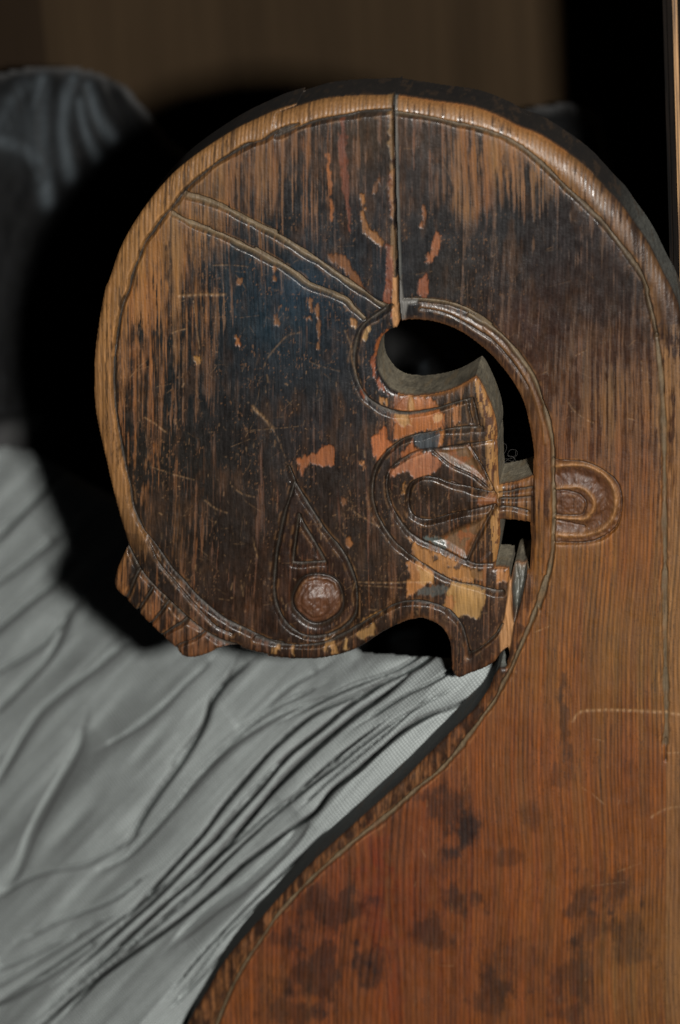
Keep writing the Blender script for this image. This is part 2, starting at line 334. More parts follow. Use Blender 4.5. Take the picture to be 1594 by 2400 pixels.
scratch(P('Q', (800, 1095), (700, 1115), (640, 1160), (560, 1250), (490, 1340), (465, 1430)), 2.0, .5)
scratch(P('Q', (890, 1365), (1000, 1410), (1160, 1450)), 1.4, .35)
scratch(P('Q', (1210, 1080), (1240, 1150), (1270, 1240), (1270, 1350), (1310, 1490), (1360, 1568)), 2.2, .55)
scratch(P('Q', (0, 478), (140, 475), (330, 490)), 1.4, .5)
scratch(P('F', (860, 430), (950, 500), (1130, 610)), 1.5, .8)
scratch(P('F', (930, 1113), (1200, 1118), (1500, 1110)), 1.9, .65, 1.2, 15)
scratch(P('F', (940, 1140), (1150, 1152), (1350, 1165)), 1.8, .55)
scratch(P('I', (420, 1500), (560, 1505), (700, 1498)), 1.6, .7)
scratch(P('N', (585, 685), (610, 650), (640, 630), (740, 622), (900, 625), (1080, 635), (1190, 650)), 3.6, .95, 1.2, 14.3)
scratch(P('N', (690, 1080), (760, 1140)), 1.6, .5); scratch(P('N', (690, 1597), (870, 1575)), 1.5, .5)
scratch(P('N', (840, 1515), (960, 1470)), 2, .5); scratch(P('N', (1020, 1215), (1100, 1170), (1180, 1155)), 3, .6, 1, 14)
scratch(P('N', (1110, 862), (1180, 858)), 2.2, .8); scratch(P('N', (380, 190), (465, 155)), 1.8, .6)
scratch(P('N', (705, 780), (760, 795)), 1.5, .5); scratch(P('N', (640, 1050), (670, 1070)), 1.5, .4)
scratch(P('H', (740, 900), (800, 980), (920, 1050)), 1.8, .5); scratch(P('H', (790, 550), (870, 510)), 1.8, .4); scratch(P('H', (1180, 1015), (1230, 1028)), 1.5, .5)
scratch(P('H', (520, 695), (575, 670)), 1.5, .4); scratch(P('H', (1280, 590), (1290, 690)), 1.8, .5)
scratch(P('E', (1230, 250), (1265, 400)), 1.9, .7); scratch(P('E', (1145, 570), (1160, 680)), 2.2, .6)
scratch(P('E', (880, -20), (960, 40), (1040, 70)), 2.2, .6)
scratch(P('D', (470, 1290), (560, 1325), (650, 1355), (800, 1395)), 1.7, .6); scratch(P('D', (1080, 1440), (1150, 1495), (1240, 1520)), 1.9, .6)
scratch(P('D', (330, 640), (400, 560), (460, 510)), 1.6, .4); scratch(P('D', (640, 315), (680, 300), (745, 283)), 1.9, .7)
scratch(P('F', (1040, 1365), (1115, 1362), (1125, 1270)), 1.5, .6); scratch(P('L', (1100, 1155), (1155, 1155)), 1.5, .4)
rs = np.random.RandomState(3)
for k in range(190):
    cx_, cy_ = rs.uniform(330, 1000), rs.uniform(860, 1500)
    a_ = rs.choice([rs.normal(math.pi / 2, .12), rs.uniform(0, math.pi)], p=[.65, .35]); L_ = rs.uniform(2, 10) * (1.6 if abs(a_ - 1.57) < .3 else .8)
    scratch([(cx_, cy_), (cx_ + L_ * math.cos(a_), cy_ + L_ * math.sin(a_))], rs.uniform(.8, 2.0), rs.uniform(.2, .8), .5)
for k in range(60):
    cx_, cy_ = rs.uniform(950, 1520), rs.uniform(900, 2350); a_ = rs.normal(math.pi / 2, .2); L_ = rs.uniform(4, 22)
    scratch([(cx_, cy_), (cx_ + L_ * math.cos(a_), cy_ + L_ * math.sin(a_))], rs.uniform(1.0, 1.9), rs.uniform(.2, .45), .4)

for k in range(520):
    cx_, cy_ = (rs.uniform(300, 1180), rs.uniform(560, 1540)) if k < 360 else (rs.uniform(900, 1560), rs.uniform(260, 1500))
    a_ = rs.uniform(0, math.pi); L_ = rs.gamma(1.4, 13)
    scratch([(cx_, cy_), (cx_ + L_ * .5 * math.cos(a_) + rs.normal(0, 1.5), cy_ + L_ * .5 * math.sin(a_)), (cx_ + L_ * math.cos(a_), cy_ + L_ * math.sin(a_))], rs.uniform(.8, 1.3), rs.uniform(.12, .42), .25)
# grain relief: vertical ribs whose spacing and course wander
WX = X + 22 * (fbm(X / 420, Y / 520, 21, 2) - .5) * 2 + 14 * np.sin((Y - 1500) / 620) + 26 * np.exp(-((X - 900) / 60) ** 2 - ((Y - 2050) / 300) ** 2) * np.sign(X - 900)
per = WX / 10.6 + 1.6 * (fbm(WX / 55, Y / 2000, 22, 2) - .5)
rib = .5 + .5 * np.cos(per * 2 * math.pi)
rib = rib ** 1.6
streak = .72 * fbm(WX / 4.2, Y / 150, 31, 3, .6) + .28 * fbm(WX / 3.4, Y / 26, 33, 3, .6)
streak2 = fbm(WX / 9, Y / 330, 35, 3, .55)
fine = fbm(WX / 2.6, Y / 40, 37, 2)
lowwood = sm(900, 1250, Y - (X - 1200) * .4) * (X > 400)


# ------------------------------------------------------------------ colour (what the surface is made of, and shade painted along the cuts)
def lin(c):
    c = np.array(c, float) / 255; return np.where(c < .04045, c / 12.92, ((c + .055) / 1.055) ** 2.4)
KL = 1.7
def alb(r_, g_, b_): return np.clip(lin((r_, g_, b_)) / KL, .001, .85)
CP = [  # x, y, paint cover, wood rgb, paint rgb
    (300, 700, .22, (150, 92, 45), (34, 37, 40)), (340, 590, .20, (140, 92, 52), (40, 42, 45)), (430, 560, .30, (128, 84, 50), (40, 42, 46)), (440, 700, .46, (140, 88, 44), (33, 36, 40)),
    (400, 800, .55, (135, 84, 45), (30, 33, 36)), (330, 850, .38, (140, 82, 42), (34, 34, 36)), (330, 950, .5, (125, 76, 42), (36, 34, 34)), (450, 900, .74, (120, 74, 40), (33, 36, 40)),
    (550, 640, .86, (125, 78, 44), (42, 50, 58)), (650, 760, .95, (125, 78, 44), (42, 52, 60)), (750, 860, .95, (120, 74, 45), (40, 42, 47)), (600, 860, .9, (120, 74, 45), (46, 47, 52)), (700, 660, .88, (120, 74, 45), (48, 56, 66)),
    (820, 780, .86, (125, 78, 48), (44, 46, 52)), (850, 900, .88, (120, 70, 40), (44, 43, 47)), (550, 1000, .86, (110, 68, 40), (42, 40, 42)), (350, 1080, .6, (125, 80, 44), (40, 36, 34)), (450, 1080, .72, (115, 72, 42), (40, 38, 38)),
    (400, 1220, .68, (115, 74, 42), (44, 36, 32)), (550, 1200, .8, (105, 66, 40), (46, 39, 37)), (650, 1330, .85, (110, 66, 38), (50, 37, 31)), (600, 1450, .78, (110, 66, 38), (50, 36, 30)), (800, 1130, .9, (115, 66, 38), (50, 42, 40)),
    (750, 1000, .92, (110, 66, 40), (50, 46, 49)), (860, 1270, .85, (120, 66, 34), (52, 42, 38)), (870, 1430, .72, (120, 74, 38), (50, 38, 32)), (500, 450, .28, (122, 80, 52), (52, 50, 52)), (600, 400, .38, (120, 76, 46), (52, 48, 50)),
    (700, 340, .40, (125, 74, 46), (60, 52, 50)), (790, 400, .62, (115, 68, 44), (62, 54, 52)), (860, 330, .66, (110, 68, 46), (66, 56, 50)), (600, 520, .50, (122, 76, 42), (46, 46, 50)), (700, 480, .55, (122, 74, 42), (44, 44, 48)), (880, 500, .86, (120, 70, 40), (52, 50, 54)), (760, 580, .78, (118, 70, 40), (42, 44, 50)), (650, 560, .66, (118, 72, 44), (40, 42, 46)),
    (880, 640, .88, (125, 66, 40), (42, 44, 50)), (960, 400, .78, (125, 66, 40), (54, 50, 52)), (1000, 320, .68, (115, 64, 44), (66, 58, 56)), (1080, 350, .42, (128, 80, 46), (60, 52, 50)), (1150, 360, .30, (132, 84, 44), (54, 48, 48)), (1250, 420, .38, (125, 80, 46), (48, 46, 48)),
    (1100, 460, .40, (132, 80, 42), (44, 44, 48)), (1180, 520, .78, (120, 74, 42), (44, 44, 48)), (1000, 560, .86, (124, 72, 44), (44, 44, 48)), (1300, 560, .80, (105, 66, 42), (46, 42, 45)), (1400, 530, .66, (105, 66, 44), (50, 44, 46)), (1460, 650, .66, (96, 60, 38), (50, 42, 42)),
    (1200, 640, .80, (100, 64, 42), (50, 43, 44)), (1350, 700, .78, (96, 58, 38), (54, 42, 40)), (1060, 650, .80, (108, 68, 46), (50, 46, 46)), (1250, 760, .68, (92, 54, 36), (60, 42, 38)), (1400, 820, .50, (98, 60, 38), (66, 46, 38)), (1300, 900, .50, (98, 60, 38), (72, 48, 36)),
    (1450, 960, .28, (104, 68, 44), (74, 48, 34)), (1350, 1060, .25, (104, 64, 38), (80, 48, 32)), (1400, 1300, .08, (122, 78, 44), (86, 50, 32)), (1300, 1550, .05, (118, 74, 42), (86, 50, 32)), (1500, 1500, .05, (118, 80, 50), (86, 54, 36)), (1200, 1780, .12, (116, 66, 34), (80, 44, 28)),
    (1500, 1900, .08, (112, 66, 34), (80, 48, 30)), (1300, 2100, .12, (112, 64, 32), (80, 48, 32)), (1500, 2250, .15, (108, 70, 42), (76, 52, 36)), (1000, 1950, .25, (106, 56, 30), (70, 40, 28)), (900, 2200, .28, (104, 54, 28), (64, 38, 28)), (700, 2150, .35, (104, 54, 30), (66, 40, 32)),
    (1250, 2350, .2, (108, 60, 32), (66, 42, 30)), (600, 2350, .3, (108, 62, 36), (60, 38, 30)), (960, 1020, .72, (150, 88, 46), (52, 46, 46)), (1100, 950, .6, (128, 84, 50), (58, 50, 46)), (1000, 1180, .88, (130, 74, 36), (56, 44, 38)), (1080, 1330, .55, (140, 88, 46), (54, 44, 40)), (1090, 1480, .8, (120, 74, 44), (58, 46, 42)), (1160, 1230, .55, (130, 88, 48), (58, 44, 36))]
cpx = np.array([c[0] for c in CP], float); cpy = np.array([c[1] for c in CP], float)
gxs = gx[::8]; gys = gy[::8]; SX, SY = np.meshgrid(gxs, gys)
W = 1 / (((SX[..., None] - cpx) ** 2 + (SY[..., None] - cpy) ** 2) + 900) ** 1.7
W /= W.sum(-1, keepdims=True)
def up(f):
    fx = np.clip((X - gxs[0]) / (8 * ST), 0, len(gxs) - 1.001); fy = np.clip((Y - gys[0]) / (8 * ST), 0, len(gys) - 1.001)
    i = fx.astype(int); j = fy.astype(int); a = fx - i; b = fy - j
    if f.ndim == 3: a = a[..., None]; b = b[..., None]
    return (f[j, i] * (1 - a) + f[j, i + 1] * a) * (1 - b) + (f[j + 1, i] * (1 - a) + f[j + 1, i + 1] * a) * b
cover = up(W @ np.array([c[2] for c in CP]))
wood = up(W @ np.array([alb(*c[3]) for c in CP])); paint = up(W @ np.array([alb(*c[4]) for c in CP]))
def mixc(a, b, k): return a * (1 - k[..., None]) + np.asarray(b) * k[..., None]
# bare wood: rib tone, streaks
wtone = .80 + (.6 - .38 * lowwood) * (streak - .5) + .45 * (streak2 - .5) + .22 * (fine - .5)
ribk = rib * (.18 + .24 * lowwood) * (.55 + .9 * vnoise(WX / 26, Y / 160, 55))
fibre = sm(.5, .72, fbm(WX / 2.3, Y / 75, 39, 2)) * (1 - .6 * lowwood)
wood = wood * (wtone * (1 - ribk) * (1 - .42 * fibre) * 1.44)[..., None]
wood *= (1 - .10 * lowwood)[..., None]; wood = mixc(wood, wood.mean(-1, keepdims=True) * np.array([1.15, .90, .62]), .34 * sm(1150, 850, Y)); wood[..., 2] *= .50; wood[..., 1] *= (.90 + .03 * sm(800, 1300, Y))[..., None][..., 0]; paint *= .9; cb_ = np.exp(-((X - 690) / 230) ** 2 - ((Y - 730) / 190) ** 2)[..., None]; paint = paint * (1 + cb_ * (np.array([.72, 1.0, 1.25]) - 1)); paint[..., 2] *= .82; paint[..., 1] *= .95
hue = (fbm(WX / 16, Y / 260, 61, 3) - .5)
wood[..., 0] *= 1 + .35 * hue; wood[..., 2] *= 1 - .45 * hue
redk = sm(.58, .72, fbm(WX / 20, Y / 420, 63, 2)) * .5 * (lowwood * .6 + .4)
wood = mixc(wood, alb(98, 42, 22), redk * .35)
# paint skin with its own slight variation
pt = .85 + .5 * (fbm(X / 36, Y / 60, 71, 4) - .5) + .55 * (fbm(X / 3.2, Y / 7, 73, 2) - .5) + .5 * (streak - .5)
paint = paint * pt[..., None]
paint = mixc(paint, alb(76, 56, 42) * pt[..., None], (1 - .75 * np.exp(-((X - 690) / 210) ** 2 - ((Y - 740) / 170) ** 2)) * .55 * sm(.5, .72, .6 * fbm(X / 16, Y / 60, 76, 3) + .4 * fbm(X / 50, Y / 80, 78, 2)))
paint = paint * (1 - .3 * rib * sm(.4, .6, vnoise(X / 60, Y / 80, 79)))[..., None]
n = .56 * streak + .26 * streak2 + .18 * fbm(X / 14, Y / 34, 81, 3)
n = (n - .5) * 2.5 + .5 + .35 * (fbm(X / 70, Y / 100, 83, 3) - .5)
# n is roughly uniform 0..1, wood shows where n exceeds cover
soft_ = .10 + .22 * sm(.35, .65, fbm(X / 60, Y / 90, 86, 2))
pk = sm(-1, 1, (cover - .04 * sm(1000, 1200, Y) * (X < 900) - n * .96) / soft_) * (1 - .8 * lowwood * sm(.45, .3, cover))
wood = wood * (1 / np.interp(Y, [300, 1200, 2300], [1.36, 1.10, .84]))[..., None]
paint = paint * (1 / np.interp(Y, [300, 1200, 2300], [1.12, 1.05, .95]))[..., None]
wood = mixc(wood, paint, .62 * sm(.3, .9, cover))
# the rim bands keep little paint
Mhead_rim = inside(np.vstack([cr(head_left), cr(crest_out), cr(head_low), np.array(rim1)[::-1]]))
leftrim = Mhead_rim & (Y < 1330) & (X < 925)
botrim = Mhead_rim & (Y > 1250)
rimr = (EDGE < 40) & (EDGE > 0) & ((X > 925) & (Y < 760) & (X - 925 > -(Y - 600) * 5))
dorim = dist_to(cr(orim), 80)
rr = ((EDGE < 60) & rightof & (dorim < 75) & (EDGE < dorim + 60) & (X > 920) & (Y < 780)) & inside(np.vstack([cr(top_right)[::-1], cr(orim)[::-1][np.array([p[1] for p in cr(orim)[::-1]]) < 800]]))
xrim = (X > np.interp(Y, [p[1] for p in orim[-20:]], [p[0] for p in orim[-20:]])) & (Y > 760)
tanw = alb(146, 106, 64)[None, None] * (wtone * (1 - .35 * rib))[..., None] * 1.25
tk = fbm(WX / 5, Y / 60, 85, 3)
lf = leftrim * sm(1400, 1150, Y + 60 * (fbm(X / 40, Y / 40, 87, 2) - .5)); rrw = rr * sm(800, 640, Y) * (1 - .55 * sm(1250, 1500, X)); rimk = np.maximum(lf, rrw)
wood = mixc(wood, tanw, rimk * np.where(X > 1000, .75 - .3 * sm(1050, 1400, X), .75))
wood = np.where(xrim[..., None], wood * .5 + .5 * tanw * .8, wood)
pk = pk * (1 - lf) + lf * sm(.56, .68, n * .6 + .4 * tk) * .7
rrf = sm(1330, 1560, X)
rk = rr * sm(800, 640, Y); pk = pk * (1 - rk) + rk * sm(.58 - .16 * rrf, .74 - .16 * rrf, n * .6 + .4 * tk) * .85
bk_ = botrim * (1 - lf); pk = pk * (1 - bk_) + bk_ * sm(-.14, .14, .60 - n)
crestM = inside(np.vstack([cr(crest_out), np.array(crest_line)[::-1]]))
pk = np.where(crestM, sm(-.2, .2, .46 - n), pk); wood = np.where(crestM[..., None], wood * 1.6, wood)
# inner rim: browner, patchy
inr = (IRD < 75) & (EDGE < 66) & (X < np.interp(Y, [p[1] for p in ir], [p[0] for p in ir])) & (Y > 1250)
ik = inr * sm(1300, 1560, Y + 80 * (fbm(X / 30, Y / 30, 88, 2) - .5))
n_i = .5 * n + .5 * (fbm(X / 9, Y / 22, 122, 3) * 1.6 - .3)
pk = pk * (1 - ik) + ik * sm(-.3, .3, .56 + .16 * sm(1900, 1600, Y) - n_i); paint = mixc(paint, alb(58, 40, 30) * pt[..., None], ik)
wood = mixc(wood, tanw, .35 * ik * sm(1650, 1850, Y))
inr2 = (IRD < 40) & (EDGE < 42) & (Y < 1350) & (X > 1235)
pk = np.where(inr2, pk * .6, pk)

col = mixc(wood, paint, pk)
H -= ((.55 + .25 * lowwood) * rib * (1 - kt1) * (1 - kt2) + .8 * (streak - .5)) * (1 - .75 * pk) * (1 + .5 * rimk) * np.where(inside(cr(o1)), .15, 1) * np.where(IRD < 34, .45, 1)
gloss = .33 + .27 * (1 - pk) - .14 * rimk          # roughness: skin of old varnish against bare wood
# dark stains soaked into the lower panel
BN = (fbm(X / 26, Y / 34, 91, 4) - .5) * 2.1 + (streak - .5) * .9
def blob(cx_, cy_, rx, ry, s, c=(58, 38, 30)):
    global col
    d = np.hypot((X - cx_) / rx, (Y - cy_) / ry) + BN
    kk_ = s * sm(1.3, .5, d); col = mixc(col, col * np.array([.36, .40, .55]) if c[0] < 90 else col * np.array([.95, .62, .55]), kk_)
for b_ in ((1050, 1915, 48, 62, .7), (1085, 1945, 34, 40, .6), (770, 2125, 75, 42, .7), (1080, 2112, 42, 32, .75), (1040, 2020, 30, 26, .35), (745, 2290, 85, 62, .75), (1015, 2185, 46, 42, .65), (860, 2270, 44, 36, .6), (680, 2370, 60, 50, .6), (1150, 2350, 46, 60, .6),
           (1322, 1680, 12, 78, .75), (1325, 1820, 22, 34, .4), (1098, 1940, 22, 40, .5), (1240, 1910, 34, 26, .45), (1360, 2110, 32, 46, .65), (1450, 2090, 36, 38, .65), (1385, 2180, 40, 32, .5), (1345, 2300, 40, 78, .55), (1475, 2200, 36, 60, .45), (1200, 2260, 60, 60, .35), (1195, 2010, 26, 16, .45), (1500, 1850, 26, 60, .25), (640, 2200, 30, 26, .5)):
    blob(b_[0], b_[1], b_[2] * 1.1, b_[3] * 1.15, min(b_[4] * 1.25, .92), (50, 35, 30))
blob(890, 1985, 30, 70, .6, (112, 42, 22)); blob(880, 2090, 34, 110, .5, (104, 40, 22)); blob(930, 2300, 16, 130, .5, (100, 38, 22)); blob(960, 2120, 90, 90, .3, (104, 44, 24))
# chips of bare orange wood
CH = (205, 118, 62); CT = (205, 150, 92)
CJ = (fbm(X / 6, Y / 14, 95, 4) - .5) * 17; CTX = (.6 + .55 * streak + .5 * (fine - .5) + .35 * (fbm(X / 9, Y / 50, 97, 2) - .3))[..., None] * np.array([.66, .72, .68])
def chip(pts, c, s=.80, soft=5.0, dep=1.6, gl=.55):
    p = np.array(pts); mg = 18
    i0 = max(int((p[:, 0].min() - mg - gx[0]) / ST), 0); i1 = min(int((p[:, 0].max() + mg - gx[0]) / ST) + 2, SH[1])
    j0 = max(int((p[:, 1].min() - mg - gy[0]) / ST), 0); j1 = min(int((p[:, 1].max() + mg - gy[0]) / ST) + 2, SH[0])
    w_ = (slice(j0, j1), slice(i0, i1)); xs = X[w_]; ys = Y[w_]; D = np.full(xs.shape, 1e3)
    for a, b in zip(p, np.roll(p, -1, 0)):
        d = b - a; t = np.clip(((xs - a[0]) * d[0] + (ys - a[1]) * d[1]) / max(d.dot(d), 1e-9), 0, 1)
        np.minimum(D, np.hypot(xs - a[0] - t * d[0], ys - a[1] - t * d[1]), out=D)
    sd = np.where(inside(p, xs, ys), D, -D) + CJ[w_]
    k = sm(-soft * .6, soft * .6, sd) * s; kk = k[..., None]
    col[w_] = col[w_] * (1 - kk) + alb(*c) * CTX[w_] * kk
    gloss[w_] = gloss[w_] * (1 - k) + gl * k; H[w_] -= dep * k; pk[w_] *= (1 - k)
OR = (172, 98, 56); TN = (196, 146, 92)
chip(P('M', (1178, 128), (1200, 118), (1250, 105), (1260, 78), (1310, 72), (1325, 95), (1320, 150), (1260, 155), (1225, 140), (1205, 165), (1190, 195), (1178, 165)), OR)
chip(P('G', (560, 1190), (560, 1300), (565, 1450), (640, 1440), (700, 1410), (860, 1370), (1020, 1345), (1030, 1220), (960, 1190), (940, 1090), (860, 1075), (700, 1065), (600, 1130)), (190, 110, 58))
chip(P('G', (560, 1220), (700, 1215), (720, 1320), (620, 1330)), TN, .7); chip(P('G', (930, 1225), (1000, 1220), (1000, 1290), (935, 1290)), (225, 170, 120), .7); chip(P('G', (690, 1070), (740, 1070), (740, 1190), (690, 1190)), TN, .7)
chip(P('I', (250, 90), (180, 140), (120, 180), (115, 270), (150, 350), (180, 390), (230, 350), (260, 290), (300, 250), (260, 200)), (196, 108, 58))
chip(P('I', (280, 500), (350, 460), (420, 400), (500, 350), (620, 320), (700, 350), (770, 400), (740, 470), (680, 530), (560, 540), (500, 560), (440, 500), (360, 510), (290, 560)), (176, 106, 72), .9)
chip(P('I', (470, 240), (500, 200), (520, 260), (600, 310), (420, 370), (380, 330)), (180, 100, 52)); chip(P('I', (740, 140), (790, 120), (770, 260), (730, 270)), (185, 115, 65)); chip(P('G', (980, 1390), (1020, 1380), (1010, 1500), (970, 1530)), (185, 115, 65))
chip(P('G', (1095, 1150), (1165, 1150), (1150, 1310), (1110, 1310)), (175, 110, 66))
chip(P('I', (470, 1110), (560, 1180), (700, 1240), (860, 1300), (950, 1330), (1040, 1400), (1050, 1510), (950, 1500), (800, 1450), (600, 1340), (520, 1290)), (184, 122, 68), .9)
chip(P('I', (650, 1250), (720, 1270), (750, 1310), (690, 1320)), (60, 46, 40), .85, dep=-1); chip(P('I', (830, 1370), (930, 1400), (990, 1320), (920, 1310), (900, 1360)), (60, 46, 42), .85, dep=-1)
chip(P('J', (390, 70), (470, 60), (600, 160), (610, 230), (540, 240), (470, 290), (400, 340), (380, 300), (380, 230), (430, 170)), (196, 126, 70)); chip(P('J', (470, 90), (600, 170), (590, 230), (480, 240)), TN, .7)
chip(P('J', (740, 230), (850, 240), (1000, 290), (1010, 340), (990, 440), (960, 510), (850, 490), (790, 500), (740, 460), (690, 420), (700, 320)), (204, 150, 90)); chip(P('J', (690, 320), (760, 330), (760, 470), (700, 420)), OR, .6)
chip(P('J', (1110, 130), (1195, 140), (1195, 220), (1110, 225)), (190, 122, 68)); chip(P('J', (860, 110), (1000, 130), (1010, 220), (850, 180)), (180, 125, 75), .5)
chip(P('F', (790, 1740), (830, 1640), (850, 1640), (830, 1740)), TN, .9); chip(P('F', (920, 1600), (960, 1560), (1090, 1490), (1100, 1540), (1080, 1600), (960, 1650)), (180, 130, 78)); chip(P('F', (1030, 1430), (1150, 1370), (1160, 1400), (950, 1510)), (185, 130, 75), .9)
for q in ((640, 1700, 20, 60), (700, 1720, 18, 60), (735, 1740, 12, 40), (205, 1710, 22, 30), (170, 1750, 16, 30), (340, 1740, 10, 50)):
    chip(P('F', (q[0] - q[2], q[1] - q[3]), (q[0] + q[2], q[1] - q[3]), (q[0] + q[2], q[1] + q[3]), (q[0] - q[2], q[1] + q[3])), (180, 128, 76), .8)
chip(P('B', (960, 1240), (1005, 1250), (1025, 1568), (958, 1568)), (138, 76, 52), .8); chip(P('G', (500, 0), (548, 0), (550, 200), (540, 420), (525, 230), (480, 190), (472, 120)), (140, 76, 50), .8); chip(P('B', (985, 700), (1010, 690), (1012, 1100), (990, 1020), (970, 740)), (138, 74, 48), .6)
chip(P('G', (340, 680), (375, 690), (380, 780), (400, 900), (455, 965), (500, 1040), (450, 1000), (385, 900), (345, 760)), (165, 84, 46), .9); chip(P('G', (420, 520), (500, 460), (440, 560), (400, 660), (385, 700), (375, 640)), (180, 98, 48)); chip(P('G', (345, 410), (355, 440), (300, 530), (275, 520)), (196, 148, 96))
chip(P('G', (430, 1060), (500, 1080), (500, 1130), (420, 1110)), (185, 125, 72)); chip(P('G', (560, 1060), (690, 1075), (680, 1180), (570, 1170)), (150, 88, 56), .8)
chip(P('G', (240, 980), (300, 1010), (330, 1070), (270, 1060)), (175, 88, 48), .8); chip(P('G', (170, 340), (215, 370), (205, 420), (170, 400)), (190, 140, 90), .8)
chip(P('B', (770, 860), (800, 860), (800, 1000), (830, 1120), (930, 1190), (920, 1235), (830, 1190), (780, 1100)), (150, 96, 52), .9); chip(P('B', (900, 750), (935, 730), (870, 850), (830, 900)), (120, 78, 52), .8)
chip(P('B', (1235, 955), (1250, 980), (1220, 1110), (1205, 1080)), (150, 92, 56), .9); chip(P('B', (1320, 1140), (1355, 1170), (1350, 1260), (1330, 1310), (1270, 1385), (1240, 1360), (1290, 1260)), (168, 98, 60)); chip(P('B', (1200, 1490), (1250, 1450), (1270, 1520), (1265, 1560), (1240, 1620), (1220, 1640), (1190, 1560)), (165, 92, 60))
chip(P('B', (620, 300), (655, 300), (665, 600), (690, 1000), (690, 1130), (665, 1000), (640, 800), (612, 600)), (140, 72, 46), .6, dep=0); chip(P('B', (518, 560), (535, 560), (560, 900), (555, 1060), (545, 900)), (172, 100, 52), .8, dep=0)
chip(P('B', (520, 1300), (640, 1310), (700, 1400), (820, 1568), (760, 1568), (640, 1420), (530, 1340)), (150, 90, 44), .6)
chip(P('I', (390, 600), (430, 590), (425, 700), (395, 700)), (165, 108, 56), .9); chip(P('I', (1100, 740), (1270, 700), (1270, 800), (1080, 800)), (140, 76, 34), .8)
chip(P('F', (820, 710), (860, 700), (890, 760), (860, 805), (820, 760)), (150, 92, 50), .9); chip(P('F', (780, 330), (830, 350), (820, 400), (790, 400)), (130, 80, 46), .8); chip(P('F', (945, 20), (985, 10), (1010, 50), (990, 75), (950, 50)), (200, 130, 80), .9)
chip(P('D', (800, 490), (850, 480), (860, 520), (820, 535)), (176, 122, 64), .9); chip(P('D', (1105, 350), (1130, 345), (1135, 400), (1110, 400)), (160, 92, 50), .9)
for q in ((895, 850, 14, 60), (960, 900, 20, 60), (965, 1080, 10, 160), (580, 960, 12, 60), (870, 960, 24, 14), (1285, 1000, 22, 26), (240, 640, 22, 30), (605, 880, 12, 30), (560, 560, 16, 60), (215, 1160, 12, 36)):
    chip(P('Q', (q[0] - q[2], q[1] - q[3]), (q[0] + q[2], q[1] - q[3]), (q[0] + q[2], q[1] + q[3]), (q[0] - q[2], q[1] + q[3])), (150, 95, 52), .7)
chip([(a[0] - 9 - 3 * (k % 2), a[1]) for k, a in enumerate(crackp)] + [(a[0] - 2, a[1]) for a in crackp[::-1]], (170, 128, 86), .45)
# deep sockets of the rosette, fresh splintered wood, tongue end grain
col = mixc(col, alb(104, 76, 48) * 1.0, np.maximum(kt1, kt2) * .85); gloss = gloss * (1 - .7 * np.maximum(kt1, kt2)) + .7 * .6 * np.maximum(kt1, kt2)
orange_s = alb(128, 72, 34); q_ = np.maximum(kt1, kt2) * sm(.5, .62, fbm(X / 18, Y / 18, 99, 3)); col = mixc(col, orange_s, q_ * .7)
spc = alb(176, 128, 82)[None, None] * (.55 + .9 * fbm(X / 4, Y / 60, 42, 3))[..., None]
k = np.maximum(ks, ks2) * .92; col = mixc(col, spc, k); gloss = gloss * (1 - k) + .7 * k
nose_e = sm(34, 16, np.where((X > 1085) & (X < 1180) & (Y > 880) & (Y < 1320) & inside(P('G', (1290, 850), (1560, 850), 'K', (300, 200), (300, 1200), (225, 1200), (190, 700), (150, 200), 'G', (1400, 1400), (1330, 1100))), np.abs(EDGE), 99))
col = mixc(col, np.where((fbm(X / 5, Y / 26, 101, 3) > .47)[..., None], alb(160, 118, 70), alb(80, 52, 36)), nose_e * .8)
pitc = alb(96, 97, 90)[None, None] * (.5 + .9 * fbm(X / 7, Y / 14, 103, 4))[..., None]
col = mixc(col, pitc, kp * .95); gloss = gloss * (1 - kp) + kp * .45
# disc of the eye: warm varnish
eb = sm(56, 50, RR); col = mixc(col, alb(84, 56, 36)[None, None] * (.7 + .6 * fbm(X / 10, Y / 22, 105, 3))[..., None], eb * .8); gloss = gloss * (1 - eb) + (.34 + .3 * fbm(X / 8, Y / 10, 127, 3)) * eb; H = H + eb * (fbm(X / 9, Y / 9, 128, 3) - .5) * 5
dm = sm(-4, 2, np.where(inside(cr(drop[2:], True)), 10, -10.0)) ; col[..., 0] *= 1 + .12 * dm
kr = inside(cr(o1)) & (X > 1290); col = np.where(kr[..., None], mixc(col, alb(74, 45, 28)[None, None] * (.7 + .6 * streak[..., None]), np.full(SH, .72)), col); gloss = np.where(kr, .40 + .35 * fbm(X / 9, Y / 9, 123, 3), gloss); H = H + np.where(kr, (fbm(X / 10, Y / 10, 124, 3) - .5) * 4.5, 0)
col = mixc(col, alb(150, 106, 62)[None, None] * (.6 + .8 * fbm(X / 8, Y / 12, 121, 3))[..., None], np.clip(ridgek * .95, 0, 1))
# worn edges, scratches, dust in the cuts, grime low in them, painted shade on upper walls
wr_c = np.clip(col * 1.0 + alb(150, 108, 64) * .45, 0, .8)
col = mixc(col, wr_c, np.clip(wear * sm(.42, .66, fbm(X / 14, Y / 18, 107, 3)) * 1.0, 0, 1))
gloss = gloss + .08 * wear
dcol = mixc(alb(32, 28, 24)[None, None] * np.ones(SH + (1,)), alb(100, 84, 61), dtone)
dcol = dcol * (.7 + .6 * fbm(X / 14, Y / 14, 109, 3))[..., None]
dsel = np.clip(dust * (.6 + .8 * fbm(X / 22, Y / 22, 111, 2)), 0, 1)
col = mixc(col, dcol, dsel); gloss = gloss * (1 - dsel * .6) + dsel * .6 * .8
col = mixc(col, alb(98, 98, 94), np.clip(greyc * .8, 0, 1)); 
gk = np.clip(kg + 0, 0, 1); col = mixc(col, alb(108, 106, 102), gk * .9); gloss = gloss * (1 - gk) + .42 * gk
